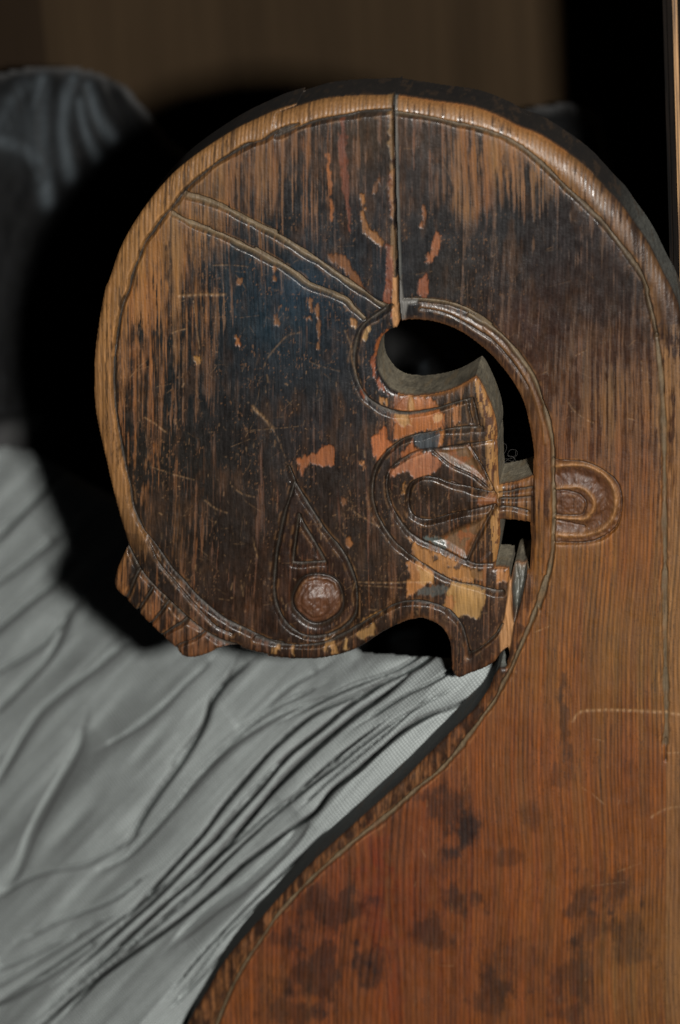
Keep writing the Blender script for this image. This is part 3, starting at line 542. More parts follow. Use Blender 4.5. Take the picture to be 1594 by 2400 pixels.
for pg, c_ in ((P('I', (500, 190), (560, 160), (740, 150), (730, 270), (640, 300), (560, 290), (510, 240)), (84, 86, 92)), (P('J', (470, 290), (550, 250), (640, 245), (720, 270), (690, 310), (600, 330), (480, 315)), (100, 96, 94)), (P('I', (600, 1100), (700, 1090), (790, 1160), (780, 1210), (680, 1170)), (105, 112, 112))):
    chip(pg, c_, .85, dep=.6, gl=.28)
col = mixc(col, alb(175, 138, 98), np.clip(scr * .62, 0, 1))
spk = sm(.68, .80, fbm(X / 3.0, Y / 7.5, 125, 3)) * sm(.45, .62, fbm(X / 45, Y / 60, 126, 2)) * (Y > 500) * (X < 1230) * (Y < 1620) * (1 - .6 * dust)
col = mixc(col, alb(132, 96, 66), spk * .42)
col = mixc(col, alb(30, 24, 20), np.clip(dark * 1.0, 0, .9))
# thin cracks of age in the skin
crk = np.exp(-((fbm(X / 5, Y / 70, 113, 3) - .5) / .012) ** 2) * sm(.5, .6, fbm(X / 60, Y / 60, 115, 2)); col = mixc(col, alb(24, 20, 18), crk * .45)
edge_t = np.exp(-np.clip(EDGE, 0, None) / 4.0) * (.3 + fbm(X / 12, Y / 12, 117, 2)) * (X > 930) * (X < 1330) * (Y < 1500)
col = mixc(col, alb(150, 98, 54), np.clip(edge_t * .8, 0, 1))
col = np.clip(col, .0015, .85); gloss = np.clip(gloss + .25 * (fbm(X / 10, Y / 18, 119, 3) - .5), .2, .95)

# ------------------------------------------------------------------ materials
def new_mat(name):
    mt = bpy.data.materials.new(name); mt.use_nodes = True; nt = mt.node_tree
    return mt, nt, nt.nodes['Principled BSDF']
def nd(nt, t, **kw):
    n_ = nt.nodes.new(t)
    for k_, v in kw.items(): setattr(n_, k_, v)
    return n_
def carved_material(name, bump, fs, vert=True):
    mt, nt, bs = new_mat(name); L = nt.links.new
    at = nd(nt, 'ShaderNodeAttribute'); at.attribute_name = 'tone'
    ro = nd(nt, 'ShaderNodeAttribute'); ro.attribute_name = 'rough'
    tc = nd(nt, 'ShaderNodeTexCoord'); mp = nd(nt, 'ShaderNodeMapping'); mp.inputs['Scale'].default_value = (1400, 1400, 90) if vert else (900, 500, 900)
    no = nd(nt, 'ShaderNodeTexNoise'); no.inputs['Scale'].default_value = fs; no.inputs['Detail'].default_value = 3
    L(tc.outputs['Object'], mp.inputs[0]); L(mp.outputs[0], no.inputs[0])
    mr = nd(nt, 'ShaderNodeMapRange'); mr.inputs[1].default_value = .25; mr.inputs[2].default_value = .75; mr.inputs[3].default_value = .72; mr.inputs[4].default_value = 1.28
    L(no.outputs[0], mr.inputs[0])
    mx = nd(nt, 'ShaderNodeMix', data_type='RGBA', blend_type='MULTIPLY'); mx.inputs[0].default_value = 1
    L(at.outputs['Color'], mx.inputs[6]); L(mr.outputs[0], mx.inputs[7]); L(mx.outputs[2], bs.inputs['Base Color'])
    n2 = nd(nt, 'ShaderNodeTexNoise'); n2.inputs['Scale'].default_value = 900; n2.inputs['Detail'].default_value = 4; L(tc.outputs['Object'], n2.inputs[0])
    ad = nd(nt, 'ShaderNodeMath', operation='ADD'); L(no.outputs[0], ad.inputs[0]); L(n2.outputs[0], ad.inputs[1])
    bp = nd(nt, 'ShaderNodeBump'); bp.inputs['Strength'].default_value = bump; bp.inputs['Distance'].default_value = .0002
    L(ad.outputs[0], bp.inputs['Height']); L(bp.outputs[0], bs.inputs['Normal']); L(ro.outputs['Fac'], bs.inputs['Roughness'])
    bs.inputs['Specular IOR Level'].default_value = .36
    return mt
M_wood = carved_material('aged_painted_wood', .55, 1.0)
M_side = carved_material('dusty_cut_wood', .8, 1.0, False)

# ------------------------------------------------------------------ board meshes
T = 0.0255
nrm = -A                                     # towards the viewer
Hm = H * PX
keep = inside(OUT, X[:-1, :-1] + ST / 2, Y[:-1, :-1] + ST / 2) & ~inside(HOLE1, X[:-1, :-1] + ST / 2, Y[:-1, :-1] + ST / 2) & ~inside(HOLE2, X[:-1, :-1] + ST / 2, Y[:-1, :-1] + ST / 2)
# tidy: drop quads hanging by fewer than two neighbours
for _ in range(2):
    kp_ = np.pad(keep, 1); nb = kp_[:-2, 1:-1].astype(int) + kp_[2:, 1:-1] + kp_[1:-1, :-2] + kp_[1:-1, 2:]; keep &= nb >= 2
cnt = np.zeros(SH, int); ki = keep.astype(int)
cnt[:-1, :-1] += ki; cnt[1:, :-1] += ki; cnt[:-1, 1:] += ki; cnt[1:, 1:] += ki
bord = (cnt > 0) & (cnt < 4) & (EDm < 6)
VX = np.where(bord, NXe, X); VY = np.where(bord, NYe, Y)
base3 = on_plane(VX, VY)
front = toroom((base3 + nrm * Hm[..., None]).reshape(-1, 3)).reshape(SH + (3,))
nv_all = np.cross(np.gradient(front, axis=1), np.gradient(front, axis=0)); nv_all /= np.linalg.norm(nv_all, axis=-1, keepdims=True) + 1e-12
if nv_all[SH[0] // 2, SH[1] // 2] @ (R @ nrm) < 0: nv_all = -nv_all
origin = toroom(on_plane(np.array([1100.]), np.array([2640.]), T / 2))[0]

board = link(bpy.data.objects.new('carved_board', None)); board.empty_display_size = .05
board.location = origin
tag(board, "carved wooden board with curled animal head, teardrop eye and flaking black paint, in front", "carved board")

def make_mesh(name, verts, faces, colr, rough, mat, parent, smooth=True, normals=None):
    me = bpy.data.meshes.new(name)
    nv = len(verts); nf = len(faces); fs = faces.shape[1]
    me.vertices.add(nv); me.vertices.foreach_set('co', (verts - origin).astype(np.float32).ravel())
    me.loops.add(nf * fs); me.loops.foreach_set('vertex_index', faces.astype(np.int32).ravel())
    me.polygons.add(nf); me.polygons.foreach_set('loop_start', np.arange(0, nf * fs, fs, dtype=np.int32))
    me.update(calc_edges=True)
    me.polygons.foreach_set('use_smooth', np.full(nf, smooth))
    if colr is not None:
        ca = me.attributes.new('tone', 'FLOAT_COLOR', 'POINT'); c4 = np.ones((nv, 4), np.float32); c4[:, :3] = colr; ca.data.foreach_set('color', c4.ravel())
        ra = me.attributes.new('rough', 'FLOAT', 'POINT'); ra.data.foreach_set('value', rough.astype(np.float32).ravel())
    if normals is not None: me.normals_split_custom_set_from_vertices(normals.astype(np.float32))
    me.materials.append(mat)
    o = link(bpy.data.objects.new(name, me)); o.parent = parent
    return o

# regions -> parts
pid = np.zeros(keep.shape, int)              # 0 panel
FX = X[:-1, :-1] + ST / 2; FY = Y[:-1, :-1] + ST / 2
crack_line = [(918, 100)] + crackp + P('S', (940, 770))
headP = crack_line + P('S', (1000, 840), (1110, 830), (1172, 1000), (1172, 1125), 'K', (290, 380), (290, 740), (380, 980), (378, 1290), 'J', (1224, 250), (1232, 400), (1244, 560), (1228, 700), (1208, 800), (1150, 830), (1120, 870), 'S', (1150, 1640), (150, 1700), (150, 100))
def reg(poly, i): 
    pid[inside(poly, FX, FY)] = i
reg(headP, 1)
hm = pid == 1
rimP = np.vstack([cr(head_left), cr(crest_out), cr(head_low), cr(beak)[:8], cr(rim1)[::-1]])
mr_ = inside(rimP, FX, FY) & hm; pid[mr_] = 2
pid[inside(np.vstack([cr(crest_out) , cr(crest_line)[::-1]]), FX, FY) & hm] = 3
pid[inside(cr(drop[2:], True), FX, FY)] = 4
pid[((FX - ex) ** 2 + (FY - ey) ** 2) < 57 ** 2] = 5
bandP = P('A', (720, 880), (820, 885), (900, 910), (1000, 950), (1100, 1000), (1200, 1050), (1300, 1100), (1400, 1140), 'B', (0, 1085), (100, 1140), (200, 1190), (300, 1250), (400, 1315), (500, 1380), (600, 1450), (700, 1520), 'G', (300, 110), (400, 180), (500, 228), (400, 312), (290, 335), (200, 250), (100, 150), 'B', (400, 1530), (300, 1455), (200, 1390), (100, 1330), (0, 1265), 'A', (1400, 1365), (1300, 1310), (1200, 1260), (1100, 1210), (1000, 1165), (860, 1105), (740, 1055), (645, 1005))
pid[inside(bandP, FX, FY) & hm & (pid == 1)] = 6
pid[inside(np.vstack([cr(inner), np.array(P('I', (1300, 1300), (1300, 700), (1270, 215)))]), FX, FY) & hm] = 7
pid[inside(TONG, FX, FY) & (FX > 1172)] = 8
pid[inside(cr(o1), FX, FY)] = 9
pid[inside(np.vstack([cr(top_right)[::-1], cr(orim)[::-1][cr(orim)[::-1][:, 1] < 760], ]), FX, FY) & (pid == 0)] = 10
rb = cr(ir)
irx = np.interp(FY, [p[1] for p in ir[8:]], [p[0] for p in ir[8:]])
pid[(pid == 0) & (EDGE[:-1, :-1] < 70) & (IRD[:-1, :-1] < 80) & (FX < irx) & (FY > 700) & (FY < 2700)] = 11
pid[inside(spl, FX, FY)] = 12
names = {0: 'panel', 1: 'animal_head', 2: 'head_rim', 3: 'crest', 4: 'teardrop_eye', 5: 'eye_disc', 6: 'brow_band', 7: 'rosette', 8: 'connecting_tongue', 9: 'looped_ornament', 10: 'outer_rim', 11: 'inner_rim', 12: 'torn_splinter'}
par = {2: 1, 3: 1, 4: 1, 5: 1, 6: 1, 7: 1, 9: 0, 10: 0, 11: 0}
plabel = {1: 'dark animal head worn to orange wood at its left', 12: 'pale freshly torn wood', 8: 'short grooved tongue joining head and panel', 0: 'reddish brown ribbed panel with dark stains'}
idx = np.arange(X.size).reshape(SH)
Q4 = np.stack([idx[1:, :-1], idx[1:, 1:], idx[:-1, 1:], idx[:-1, :-1]], -1)
colf = col.reshape(-1, 3); glf = gloss.ravel(); fr = front.reshape(-1, 3); nf_ = nv_all.reshape(-1, 3)
parts = {}
for i in (0, 1, 8, 12, 2, 3, 4, 5, 6, 7, 9, 10, 11):
    fsel = Q4[keep & (pid == i)]
    if len(fsel) == 0: print('EMPTY', names[i]); continue
    u, inv = np.unique(fsel.ravel(), return_inverse=True)
    o = make_mesh(names[i], fr[u], inv.reshape(-1, 4), colf[u], glf[u], M_wood, parts[par[i]] if i in par else board, normals=nf_[u])
    if i in plabel: o['label'] = plabel[i]
    parts[i] = o

# side walls: the boundary edges pulled back through the board's thickness
kpad = np.pad(keep, 1)
edges = []
up_e = keep & ~kpad[:-2, 1:-1]; dn = keep & ~kpad[2:, 1:-1]; lf = keep & ~kpad[1:-1, :-2]; rt = keep & ~kpad[1:-1, 2:]
edges.append(np.stack([idx[:-1, :-1][up_e], idx[:-1, 1:][up_e]], -1)); edges.append(np.stack([idx[1:, 1:][dn], idx[1:, :-1][dn]], -1))
edges.append(np.stack([idx[1:, :-1][lf], idx[:-1, :-1][lf]], -1)); edges.append(np.stack([idx[:-1, 1:][rt], idx[1:, 1:][rt]], -1))
E = np.vstack(edges); u, inv = np.unique(E.ravel(), return_inverse=True); E = inv.reshape(-1, 2)
ux = VX.ravel()[u]; uy = VY.ravel()[u]; NL = 8
outerv = dist_pt = None
px_, py_ = ux, uy
layers = []; cl = []; gl_ = []
b0 = fr[u]; back3 = R @ A
sg = (NXe.ravel()[u], NYe.ravel()[u])
hole_near = ((ux > 870) & (ux < 1260) & (uy > 740) & (uy < 1420))
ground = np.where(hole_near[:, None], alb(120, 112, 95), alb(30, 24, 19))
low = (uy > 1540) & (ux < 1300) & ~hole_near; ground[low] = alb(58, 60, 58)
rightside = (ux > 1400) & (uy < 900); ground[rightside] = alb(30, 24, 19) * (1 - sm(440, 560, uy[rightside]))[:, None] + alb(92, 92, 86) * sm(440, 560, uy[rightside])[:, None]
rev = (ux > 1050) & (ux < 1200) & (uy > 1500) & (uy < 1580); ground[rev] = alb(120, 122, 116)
for l in range(NL + 1):
    f_ = l / NL
    wv = (fbm(ux / 30 + 5, uy / 30 + l * .35, 131, 3) - .5) * (4 if 0 < l else 0)
    gxn = ux - CX; 
    layers.append(b0 + back3 * (f_ * T) * (1 + 0 * f_))
    s_ = fbm(ux / 8 + uy / 8, np.full_like(ux, l * 1.7), 133, 3)
    s2 = fbm(ux / 55, uy / 55 + l * .3, 135, 2)
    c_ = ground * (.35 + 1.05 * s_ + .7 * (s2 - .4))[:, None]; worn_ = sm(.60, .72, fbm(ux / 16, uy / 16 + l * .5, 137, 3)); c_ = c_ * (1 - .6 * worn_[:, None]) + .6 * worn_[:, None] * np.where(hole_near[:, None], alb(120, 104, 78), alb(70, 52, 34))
    if l == 0: c_ = colf[u] * .8
    cl.append(c_); gl_.append(np.full(len(u), .75))
SV = np.vstack(layers); n_u = len(u); SF = []
for l in range(NL): SF.append(np.stack([E[:, 0] + l * n_u, E[:, 1] + l * n_u, E[:, 1] + (l + 1) * n_u, E[:, 0] + (l + 1) * n_u], -1))
make_mesh('sawn_edge', SV, np.vstack(SF), np.clip(np.vstack(cl), .003, .8), np.concatenate(gl_), M_side, board)['label'] = 'dark dusty side of the board'
# back face
rb3 = [[Vector((float(a), float(-b), 0)) for a, b in rg[::2]] for rg in RINGS]
tri_ = tessellate_polygon(rb3); allp = np.vstack([rg[::2] for rg in RINGS])
bk = toroom(on_plane(allp[:, 0], allp[:, 1]) + A * T)
make_mesh('back_face', bk, np.array(tri_), np.tile(alb(60, 50, 42), (len(bk), 1)), np.full(len(bk), .8), M_side, board, False)

# lint caught in the opening
def tube(name, paths, rad, mat, parent, org=None):
    cu = bpy.data.curves.new(name, 'CURVE'); cu.dimensions = '3D'; cu.bevel_depth = rad; cu.bevel_resolution = 1
    for p in paths:
        s = cu.splines.new('POLY'); s.points.add(len(p) - 1)
        for q, v in zip(s.points, p): q.co = (*(v - (org if org is not None else 0)), 1)
    o = bpy.data.objects.new(name, cu); link(o)
    me = bpy.data.meshes.new_from_object(o); bpy.data.objects.remove(o)
    me.materials.append(mat)
    o = link(bpy.data.objects.new(name, me)); o.parent = parent
    return o
M_lint, nt, bs = new_mat('grey_lint'); bs.inputs['Base Color'].default_value = (.07, .065, .06, 1); bs.inputs['Roughness'].default_value = .9
paths = []
for a in (P('K', (300, 130), (320, 90), (340, 50), (338, 10), (300, -10)), P('K', (300, 135), (350, 140), (400, 130), (440, 100), (430, 60), (380, 55), (355, 90), (370, 120), (420, 110), (425, 70)), P('K', (310, 180), (350, 150), (400, 160), (420, 130)), P('K', (285, 190), (330, 170), (380, 185), (430, 165), (400, 120), (350, 110))):
    c = cr(a, n=6); paths.append(toroom(on_plane(c[:, 0], c[:, 1], .012 + .004 * np.linspace(0, 1, 1)[0])))
tube('lint_thread', paths, .00003, M_lint, board, origin)

# ------------------------------------------------------------------ grey cloth
def sheet(name, xs, ys, zfun, colfun, mat, mask=None):
    XX, YY = np.meshgrid(xs, ys); z = zfun(XX, YY); p = toroom(at_depth(XX, YY, z).reshape(-1, 3))
    o_ = p.mean(0); me = bpy.data.meshes.new(name); id_ = np.arange(XX.size).reshape(XX.shape)
    q = np.stack([id_[1:, :-1], id_[1:, 1:], id_[:-1, 1:], id_[:-1, :-1]], -1)
    q = q[mask(XX[:-1, :-1], YY[:-1, :-1])] if mask else q.reshape(-1, 4)
    me.vertices.add(len(p)); me.vertices.foreach_set('co', (p - o_).astype(np.float32).ravel())
    me.loops.add(len(q) * 4); me.loops.foreach_set('vertex_index', q.astype(np.int32).ravel())
    me.polygons.add(len(q)); me.polygons.foreach_set('loop_start', np.arange(0, len(q) * 4, 4, dtype=np.int32)); me.update(calc_edges=True)
    me.polygons.foreach_set('use_smooth', np.full(len(q), True))
    ca = me.attributes.new('tone', 'FLOAT_COLOR', 'POINT'); c4 = np.ones((len(p), 4), np.float32); c4[:, :3] = colfun(XX, YY).reshape(-1, 3); ca.data.foreach_set('color', c4.ravel())
    uv = me.attributes.new('weave', 'FLOAT_VECTOR', 'POINT'); v3 = np.zeros((len(p), 3), np.float32); v3[:, 0] = XX.ravel(); v3[:, 1] = YY.ravel(); uv.data.foreach_set('vector', v3.ravel())
    me.materials.append(mat); o = link(bpy.data.objects.new(name, me)); o.location = o_
    return o
def cloth_mat(name, per, weave, sheen, bump):
    mt, nt, bs = new_mat(name); L = nt.links.new
    at = nd(nt, 'ShaderNodeAttribute'); at.attribute_name = 'tone'
    av = nd(nt, 'ShaderNodeAttribute'); av.attribute_name = 'weave'
    mp = nd(nt, 'ShaderNodeMapping'); mp.inputs['Rotation'].default_value = (0, 0, math.radians(38)); L(av.outputs['Vector'], mp.inputs[0])
    dn_ = nd(nt, 'ShaderNodeTexNoise'); dn_.inputs['Scale'].default_value = .012; dn_.inputs['Detail'].default_value = 2; L(av.outputs['Vector'], dn_.inputs[0])
    vm = nd(nt, 'ShaderNodeVectorMath', operation='MULTIPLY_ADD'); vm.inputs[1].default_value = (16, 16, 0); L(dn_.outputs['Color'], vm.inputs[0]); L(mp.outputs[0], vm.inputs[2])
    wa = nd(nt, 'ShaderNodeTexWave', wave_type='BANDS', bands_direction='X'); wa.inputs['Scale'].default_value = 20 * .314 / 20 / per * 1.0; wa.inputs['Distortion'].default_value = .3; L(vm.outputs[0], wa.inputs[0])
    wb = nd(nt, 'ShaderNodeTexWave', wave_type='BANDS', bands_direction='Y'); wb.inputs['Scale'].default_value = .314 / per * 1.3; wb.inputs['Distortion'].default_value = .3; L(vm.outputs[0], wb.inputs[0])
    mu = nd(nt, 'ShaderNodeMath', operation='MULTIPLY'); L(wa.outputs['Fac'], mu.inputs[0]); L(wb.outputs['Fac'], mu.inputs[1])
    mr = nd(nt, 'ShaderNodeMapRange'); mr.inputs[3].default_value = 1 - weave; mr.inputs[4].default_value = 1 + weave; L(mu.outputs[0], mr.inputs[0])
    mx = nd(nt, 'ShaderNodeMix', data_type='RGBA', blend_type='MULTIPLY'); mx.inputs[0].default_value = 1
    L(at.outputs['Color'], mx.inputs[6]); L(mr.outputs[0], mx.inputs[7]); L(mx.outputs[2], bs.inputs['Base Color'])
    bp = nd(nt, 'ShaderNodeBump'); bp.inputs['Strength'].default_value = bump; bp.inputs['Distance'].default_value = .0003; L(mu.outputs[0], bp.inputs['Height']); L(bp.outputs[0], bs.inputs['Normal'])
    bs.inputs['Roughness'].default_value = .85; bs.inputs['Specular IOR Level'].default_value = .2
    bs.inputs['Sheen Weight'].default_value = sheen; bs.inputs['Sheen Roughness'].default_value = .4
    return mt
creases = [  # polyline, width, depth (photograph pixels), sharpness side
    (P('L', (1290, 30), (1150, 97), (1050, 135), (950, 195), (850, 280), (760, 360), (660, 440), (590, 530), (500, 590), (400, 665), (300, 740), (180, 850), (60, 950), 'M', (640, 2000), (480, 2110), (330, 2225), (180, 2350), (100, 2420)), 9, 20),
    (P('L', (1180, 10), (1050, 80), (920, 155), (800, 240), (700, 320), (560, 430), (440, 530), (300, 655), (150, 800), (0, 930), 'M', (560, 2010), (420, 2110), (280, 2230), (130, 2360)), 6, 8),
    (P('L', (1000, -60), (930, 5), (860, 60), (760, 130), (640, 230), (540, 320), (440, 420), (330, 550), (220, 680), (100, 800), (0, 885), 'M', (590, 1945), (480, 2045), (330, 2175), (150, 2330)), 9, 20),
    (P('L', (900, -40), (820, 30), (720, 100), (600, 200), (480, 300), (380, 420), (280, 530), (180, 640), (80, 740), (0, 825), 'M', (600, 1880), (480, 1985), (340, 2110), (200, 2220)), 8, 16),
    (P('L', (880, -20), (760, 50), (620, 110), (520, 180), (420, 270), (330, 370), (220, 500), (140, 610), (60, 700), 'M', (650, 1780), (560, 1880), (440, 2010)), 9, 17),
    (P('M', (990, 925), (900, 1000), (840, 1070), (805, 1180), (720, 1320), (640, 1430), (560, 1550), (500, 1660)), 11, 17),
    (P('M', (830, 930), (740, 1010), (640, 1110), (540, 1190), (420, 1260)), 13, 8),
    (P('M', (1349, 1050), (1230, 1090), (1100, 1140), (960, 1230), (860, 1310), (760, 1420), (690, 1500), (600, 1600), (500, 1700), (380, 1760)), 13, 12),
    (P('M', (1260, 960), (1140, 1030), (1030, 1130), (930, 1200)), 14, 9),
    (P('M', (0, 430), (90, 340), (200, 235)), 12, 15), (P('M', (-40, 640), (0, 610), (110, 530), (220, 440)), 13, 15), (P('M', (-40, 820), (0, 790), (120, 690), (240, 600)), 13, 16), (P('M', (-40, 990), (60, 930), (180, 850), (280, 730)), 12, 12), (P('M', (-20, 1130), (90, 1020), (200, 900), (270, 750)), 14, 15),
    (P('M', (-30, 1440), (50, 1300), (140, 1150), (220, 1070), (360, 970), (440, 900), (500, 860)), 15, 13), (P('M', (330, 1180), (300, 1290), (220, 1430), (130, 1600), (60, 1770), (-10, 1860)), 18, 12),
    (P('M', (-10, 1860), (100, 1790), (200, 1755), (340, 1730), (440, 1680), (560, 1600)), 9, 9), (P('M', (-10, 2140), (100, 2100), (200, 2050), (400, 1955)), 12, 8), (P('M', (0, 2280), (140, 2200), (300, 2100), (380, 2040)), 10, 8),
    (P('L', (250, -60), (220, 10), (165, 90), (140, 160), (60, 270), (0, 350)), 9, 10), (P('L', (600, 20), (450, 90), (330, 170), (200, 290), (100, 390), (40, 470)), 11, 10),
    (P('L', (560, 560), (480, 660), (400, 740), (300, 830), (150, 940), (20, 1060)), 26, 16), (P('L', (900, 420), (760, 560), (640, 680), (520, 800), (400, 920), (260, 1060), (100, 1230), (0, 1330)), 5, 5),
    (P('L', (420, 850), (300, 960), (200, 1060), (100, 1200), (20, 1300)), 5, 5), (P('M', (1349, 1140), (1200, 1250), (1100, 1330), (1000, 1440), (900, 1560), (800, 1680)), 8, 8), (P('M', (1349, 1300), (1250, 1400), (1100, 1500), (980, 1600), (860, 1700), (740, 1790), (640, 1880)), 6, 8),
    (P('S', (900, 1690), (760, 1800), (600, 1950), (450, 2090), (300, 2230), (150, 2380)), 4.5, 11), (P('S', (520, 1960), (380, 2080), (220, 2200), (60, 2310), (-60, 2390)), 5, 12),
    (P('L', (760, 120), (600, 250), (470, 370), (360, 500), (240, 640), (120, 760)), 5, 9), (P('L', (1050, 60), (900, 190), (780, 290), (660, 390), (540, 500)), 4.5, 7), (P('L', (640, 600), (520, 720), (380, 850), (240, 990), (120, 1120), (20, 1240)), 5, 8), (P('M', (900, 1700), (780, 1830), (640, 1960), (500, 2070), (340, 2200), (240, 2300)), 5, 9),
    (P('S', (60, 2200), (160, 2150), (260, 2110), (330, 2060)), 9, 7), (P('S', (-40, 2330), (80, 2260), (190, 2190)), 9, 8),
    (P('S', (840, 1640), (900, 1600), (980, 1560), (1060, 1500)), 10, 18), (P('S', (700, 1670), (820, 1610), (930, 1570), (1020, 1510)), 9, 14), (P('S', (870, 1680), (950, 1630), (1030, 1590), (1100, 1540)), 7, 9),
]
def cloth_z(XX, YY):
    u_ = (XX - 1100) / 1.0; v_ = YY - 1600
    s = np.clip((-(XX - 1150) * .72 - (YY - 1650) * .70) / 1000.0, -1.2, 1.6)      # distance up and away from the board's lower edge
    s2 = np.clip(((XX * -.76) + (1150 * .76) + (1560 - YY) * .66) / 1000.0, -1.0, 1.6)
    edge_board = D0 * .9036 / (.9036 + .147 * (XX - CX) / F + .402 * (CY - YY) / F)
    z = edge_board + .03 + .33 * np.clip(s2 - .07, 0, 1.3)
    h = np.zeros(XX.shape); CN = fbm(XX / 40, YY / 40, 159, 2)
    for pts, w_, d_ in creases:
        p = cr(pts, n=4); e0_ = p[0] - p[4]; e1_ = p[-1] - p[-5]; p = np.vstack([p[0] + e0_ / np.hypot(*e0_) * 70, p, p[-1] + e1_ / np.hypot(*e1_) * 70]); D = np.full(XX.shape, 1e3); SG = np.zeros(XX.shape); TT = np.zeros(XX.shape); NP = len(p) - 1; mg = w_ * 12
        for i in range(len(p) - 1):
            a, b = p[i], p[i + 1]; x0, y0 = XX[0, 0], YY[0, 0]; st = XX[0, 1] - XX[0, 0]
            i0 = max(int((min(a[0], b[0]) - mg - x0) / st), 0); i1 = max(min(int((max(a[0], b[0]) + mg - x0) / st) + 2, XX.shape[1]), 0)
            j0 = max(int((min(a[1], b[1]) - mg - y0) / st), 0); j1 = max(min(int((max(a[1], b[1]) + mg - y0) / st) + 2, XX.shape[0]), 0)
            if i0 >= i1 or j0 >= j1: continue
            xs = XX[j0:j1, i0:i1]; ys = YY[j0:j1, i0:i1]; d = b - a; t_ = np.clip(((xs - a[0]) * d[0] + (ys - a[1]) * d[1]) / max(d.dot(d), 1e-9), 0, 1)
            dd = np.hypot(xs - a[0] - t_ * d[0], ys - a[1] - t_ * d[1]); s_ = D[j0:j1, i0:i1]; k_ = dd < s_; s_[k_] = dd[k_]; TT[j0:j1, i0:i1][k_] = (i + t_[k_]) / NP; SG[j0:j1, i0:i1][k_] = (-(xs - a[0] - t_ * d[0]) * .72 - (ys - a[1] - t_ * d[1]) * .69)[k_]
        fade = sm(0, .16, TT) * sm(1, .84, TT); far_ = min(max((w_ - 8) / 6, 0), 1); D = D + 1.0 * (CN - .5)
        hw = w_ * .62 * (.35 + .65 * fade) * (.75 + .5 * vnoise(XX / 70, YY / 70, 157))
        far_ = min(max((w_ - 8) / 6, 0), 1)
        q = np.clip(SG / 1.2, -1, 1) * D; Rr = w_ * (2.6 + 2.6 * far_)
        hh = (d_ * 8 * (1 - .75 * far_) * fade * (1 - sm(hw * .45, hw * 1.15, D)) + d_ * (2.0 + 1.0 * far_) * np.sqrt(fade) * sm(-w_ * (1.1 + 1.1 * far_), w_ * (.5 + .6 * far_), q) * np.exp(-np.clip(q, 0, None) / Rr) * sm(mg, mg * .6, D)); h = np.maximum(h, hh) + .35 * np.minimum(h, hh)
    a_ = (XX * .72 + YY * .69); b_ = (-XX * .69 + YY * .72)      # across and along the pull of the folds
    near = sm(1400, 2000, a_ - 0)
    h += (fbm(a_ / 95, b_ / 520, 151, 3) - .5) * 78 * (1 - .5 * sm(.25, .0, s2)) + (fbm(a_ / 42, b_ / 260, 155, 2) - .5) * 16 + (fbm(a_ / 17, b_ / 420, 153, 2) - .5) * 9 * (1 - .3 * sm(800, 300, XX))
    ed_ = np.interp(XX, [-200, 0, 70, 200, 600, 850, 1000, 1160], [1040, 1048, 1052, 1130, 1330, 1528, 1536, 1550])
    h += 60 * np.exp(-np.clip(YY - ed_, 0, None) / 14.0)
    return z + h * PX
def cloth_c(XX, YY):
    c = np.ones(XX.shape + (3,)) * np.array(lin((146, 152, 151)) / 1.16)
    return c * (.9 + .2 * fbm(XX / 60, YY / 60, 161, 3))[..., None] * (.94 + .12 * vnoise(XX / 5, YY / 5, 163))[..., None]
def cloth_mask(XX, YY):
    ed_ = np.interp(XX, [-200, 0, 70, 200, 600, 850, 1000, 1160], [1040, 1048, 1052, 1130, 1330, 1528, 1536, 1550]) + 6 * (vnoise(XX / 60, YY * 0, 9) - .5)
    rx_ = np.interp(YY, [1450, 1560, 1750, 2000, 2300, 2700], [1230, 1210, 1090, 850, 620, 560])
    return (YY > ed_) & (XX < rx_)
M_cloth = cloth_mat('grey_twill_cloth', 7.5, .38, .05, .9)
cl_o = sheet('grey_cloth', np.arange(-220, 1260, 3.0), np.arange(1020, 2700, 3.0), cloth_z, cloth_c, M_cloth, cloth_mask)
tag(cl_o, "pale grey twill cloth pulled into long diagonal folds behind and below the carved head", "cloth")

# ------------------------------------------------------------------ black garment heap behind
fold2 = [(P('S', (40, 200), (60, 260), (60, 340), (90, 420)), 22, 34), (P('S', (100, 190), (82, 250), (80, 330), (100, 380)), 14, 22), (P('S', (170, 190), (165, 260), (185, 340), (200, 420)), 15, 32), (P('S', (205, 200), (225, 270), (240, 320), (258, 345)), 10, 22),
         (P('S', (20, 240), (40, 300), (20, 330)), 14, 20), (P('S', (130, 240), (120, 300), (135, 380)), 8, 10), (P('S', (255, 200), (280, 260), (310, 320)), 16, 22)]
def heap_z(XX, YY):
    h = np.zeros(XX.shape)
    for pts, w_, d_ in fold2:
        p = cr(pts, n=3); D = np.full(XX.shape, 1e3)
        for i in range(len(p) - 1):
            a, b = p[i], p[i + 1]; d = b - a; t_ = np.clip(((XX - a[0]) * d[0] + (YY - a[1]) * d[1]) / max(d.dot(d), 1e-9), 0, 1)
            D = np.minimum(D, np.hypot(XX - a[0] - t_ * d[0], YY - a[1] - t_ * d[1]))
        h += d_ * 1.6 * np.exp(-(D / (w_ * .7)) ** 2)
    h += (fbm(XX / 90, YY / 160, 171, 3) - .5) * 110
    z = 1.99 + .13 * sm(960, 1150, YY) - .08 * np.exp(-((XX - 1000) / 160) ** 2 - ((YY - 850) / 130) ** 2)
    top = np.interp(XX, TX, TY); h += 150 * np.exp(-np.clip(YY - top, 0, None) / 22.0)
    h -= 40 * np.exp(-((XX - 130) / 90) ** 2 - ((YY - 320) / 110) ** 2)
    return z + h * PX
TX = [-400, 0, 80, 160, 230, 290, 340, 400, 500, 700, 1000, 1150, 1240, 1330, 1400, 1440, 1470]
TY = [210, 168, 152, 152, 168, 200, 255, 330, 400, 430, 380, 300, 250, 238, 262, 420, 900]
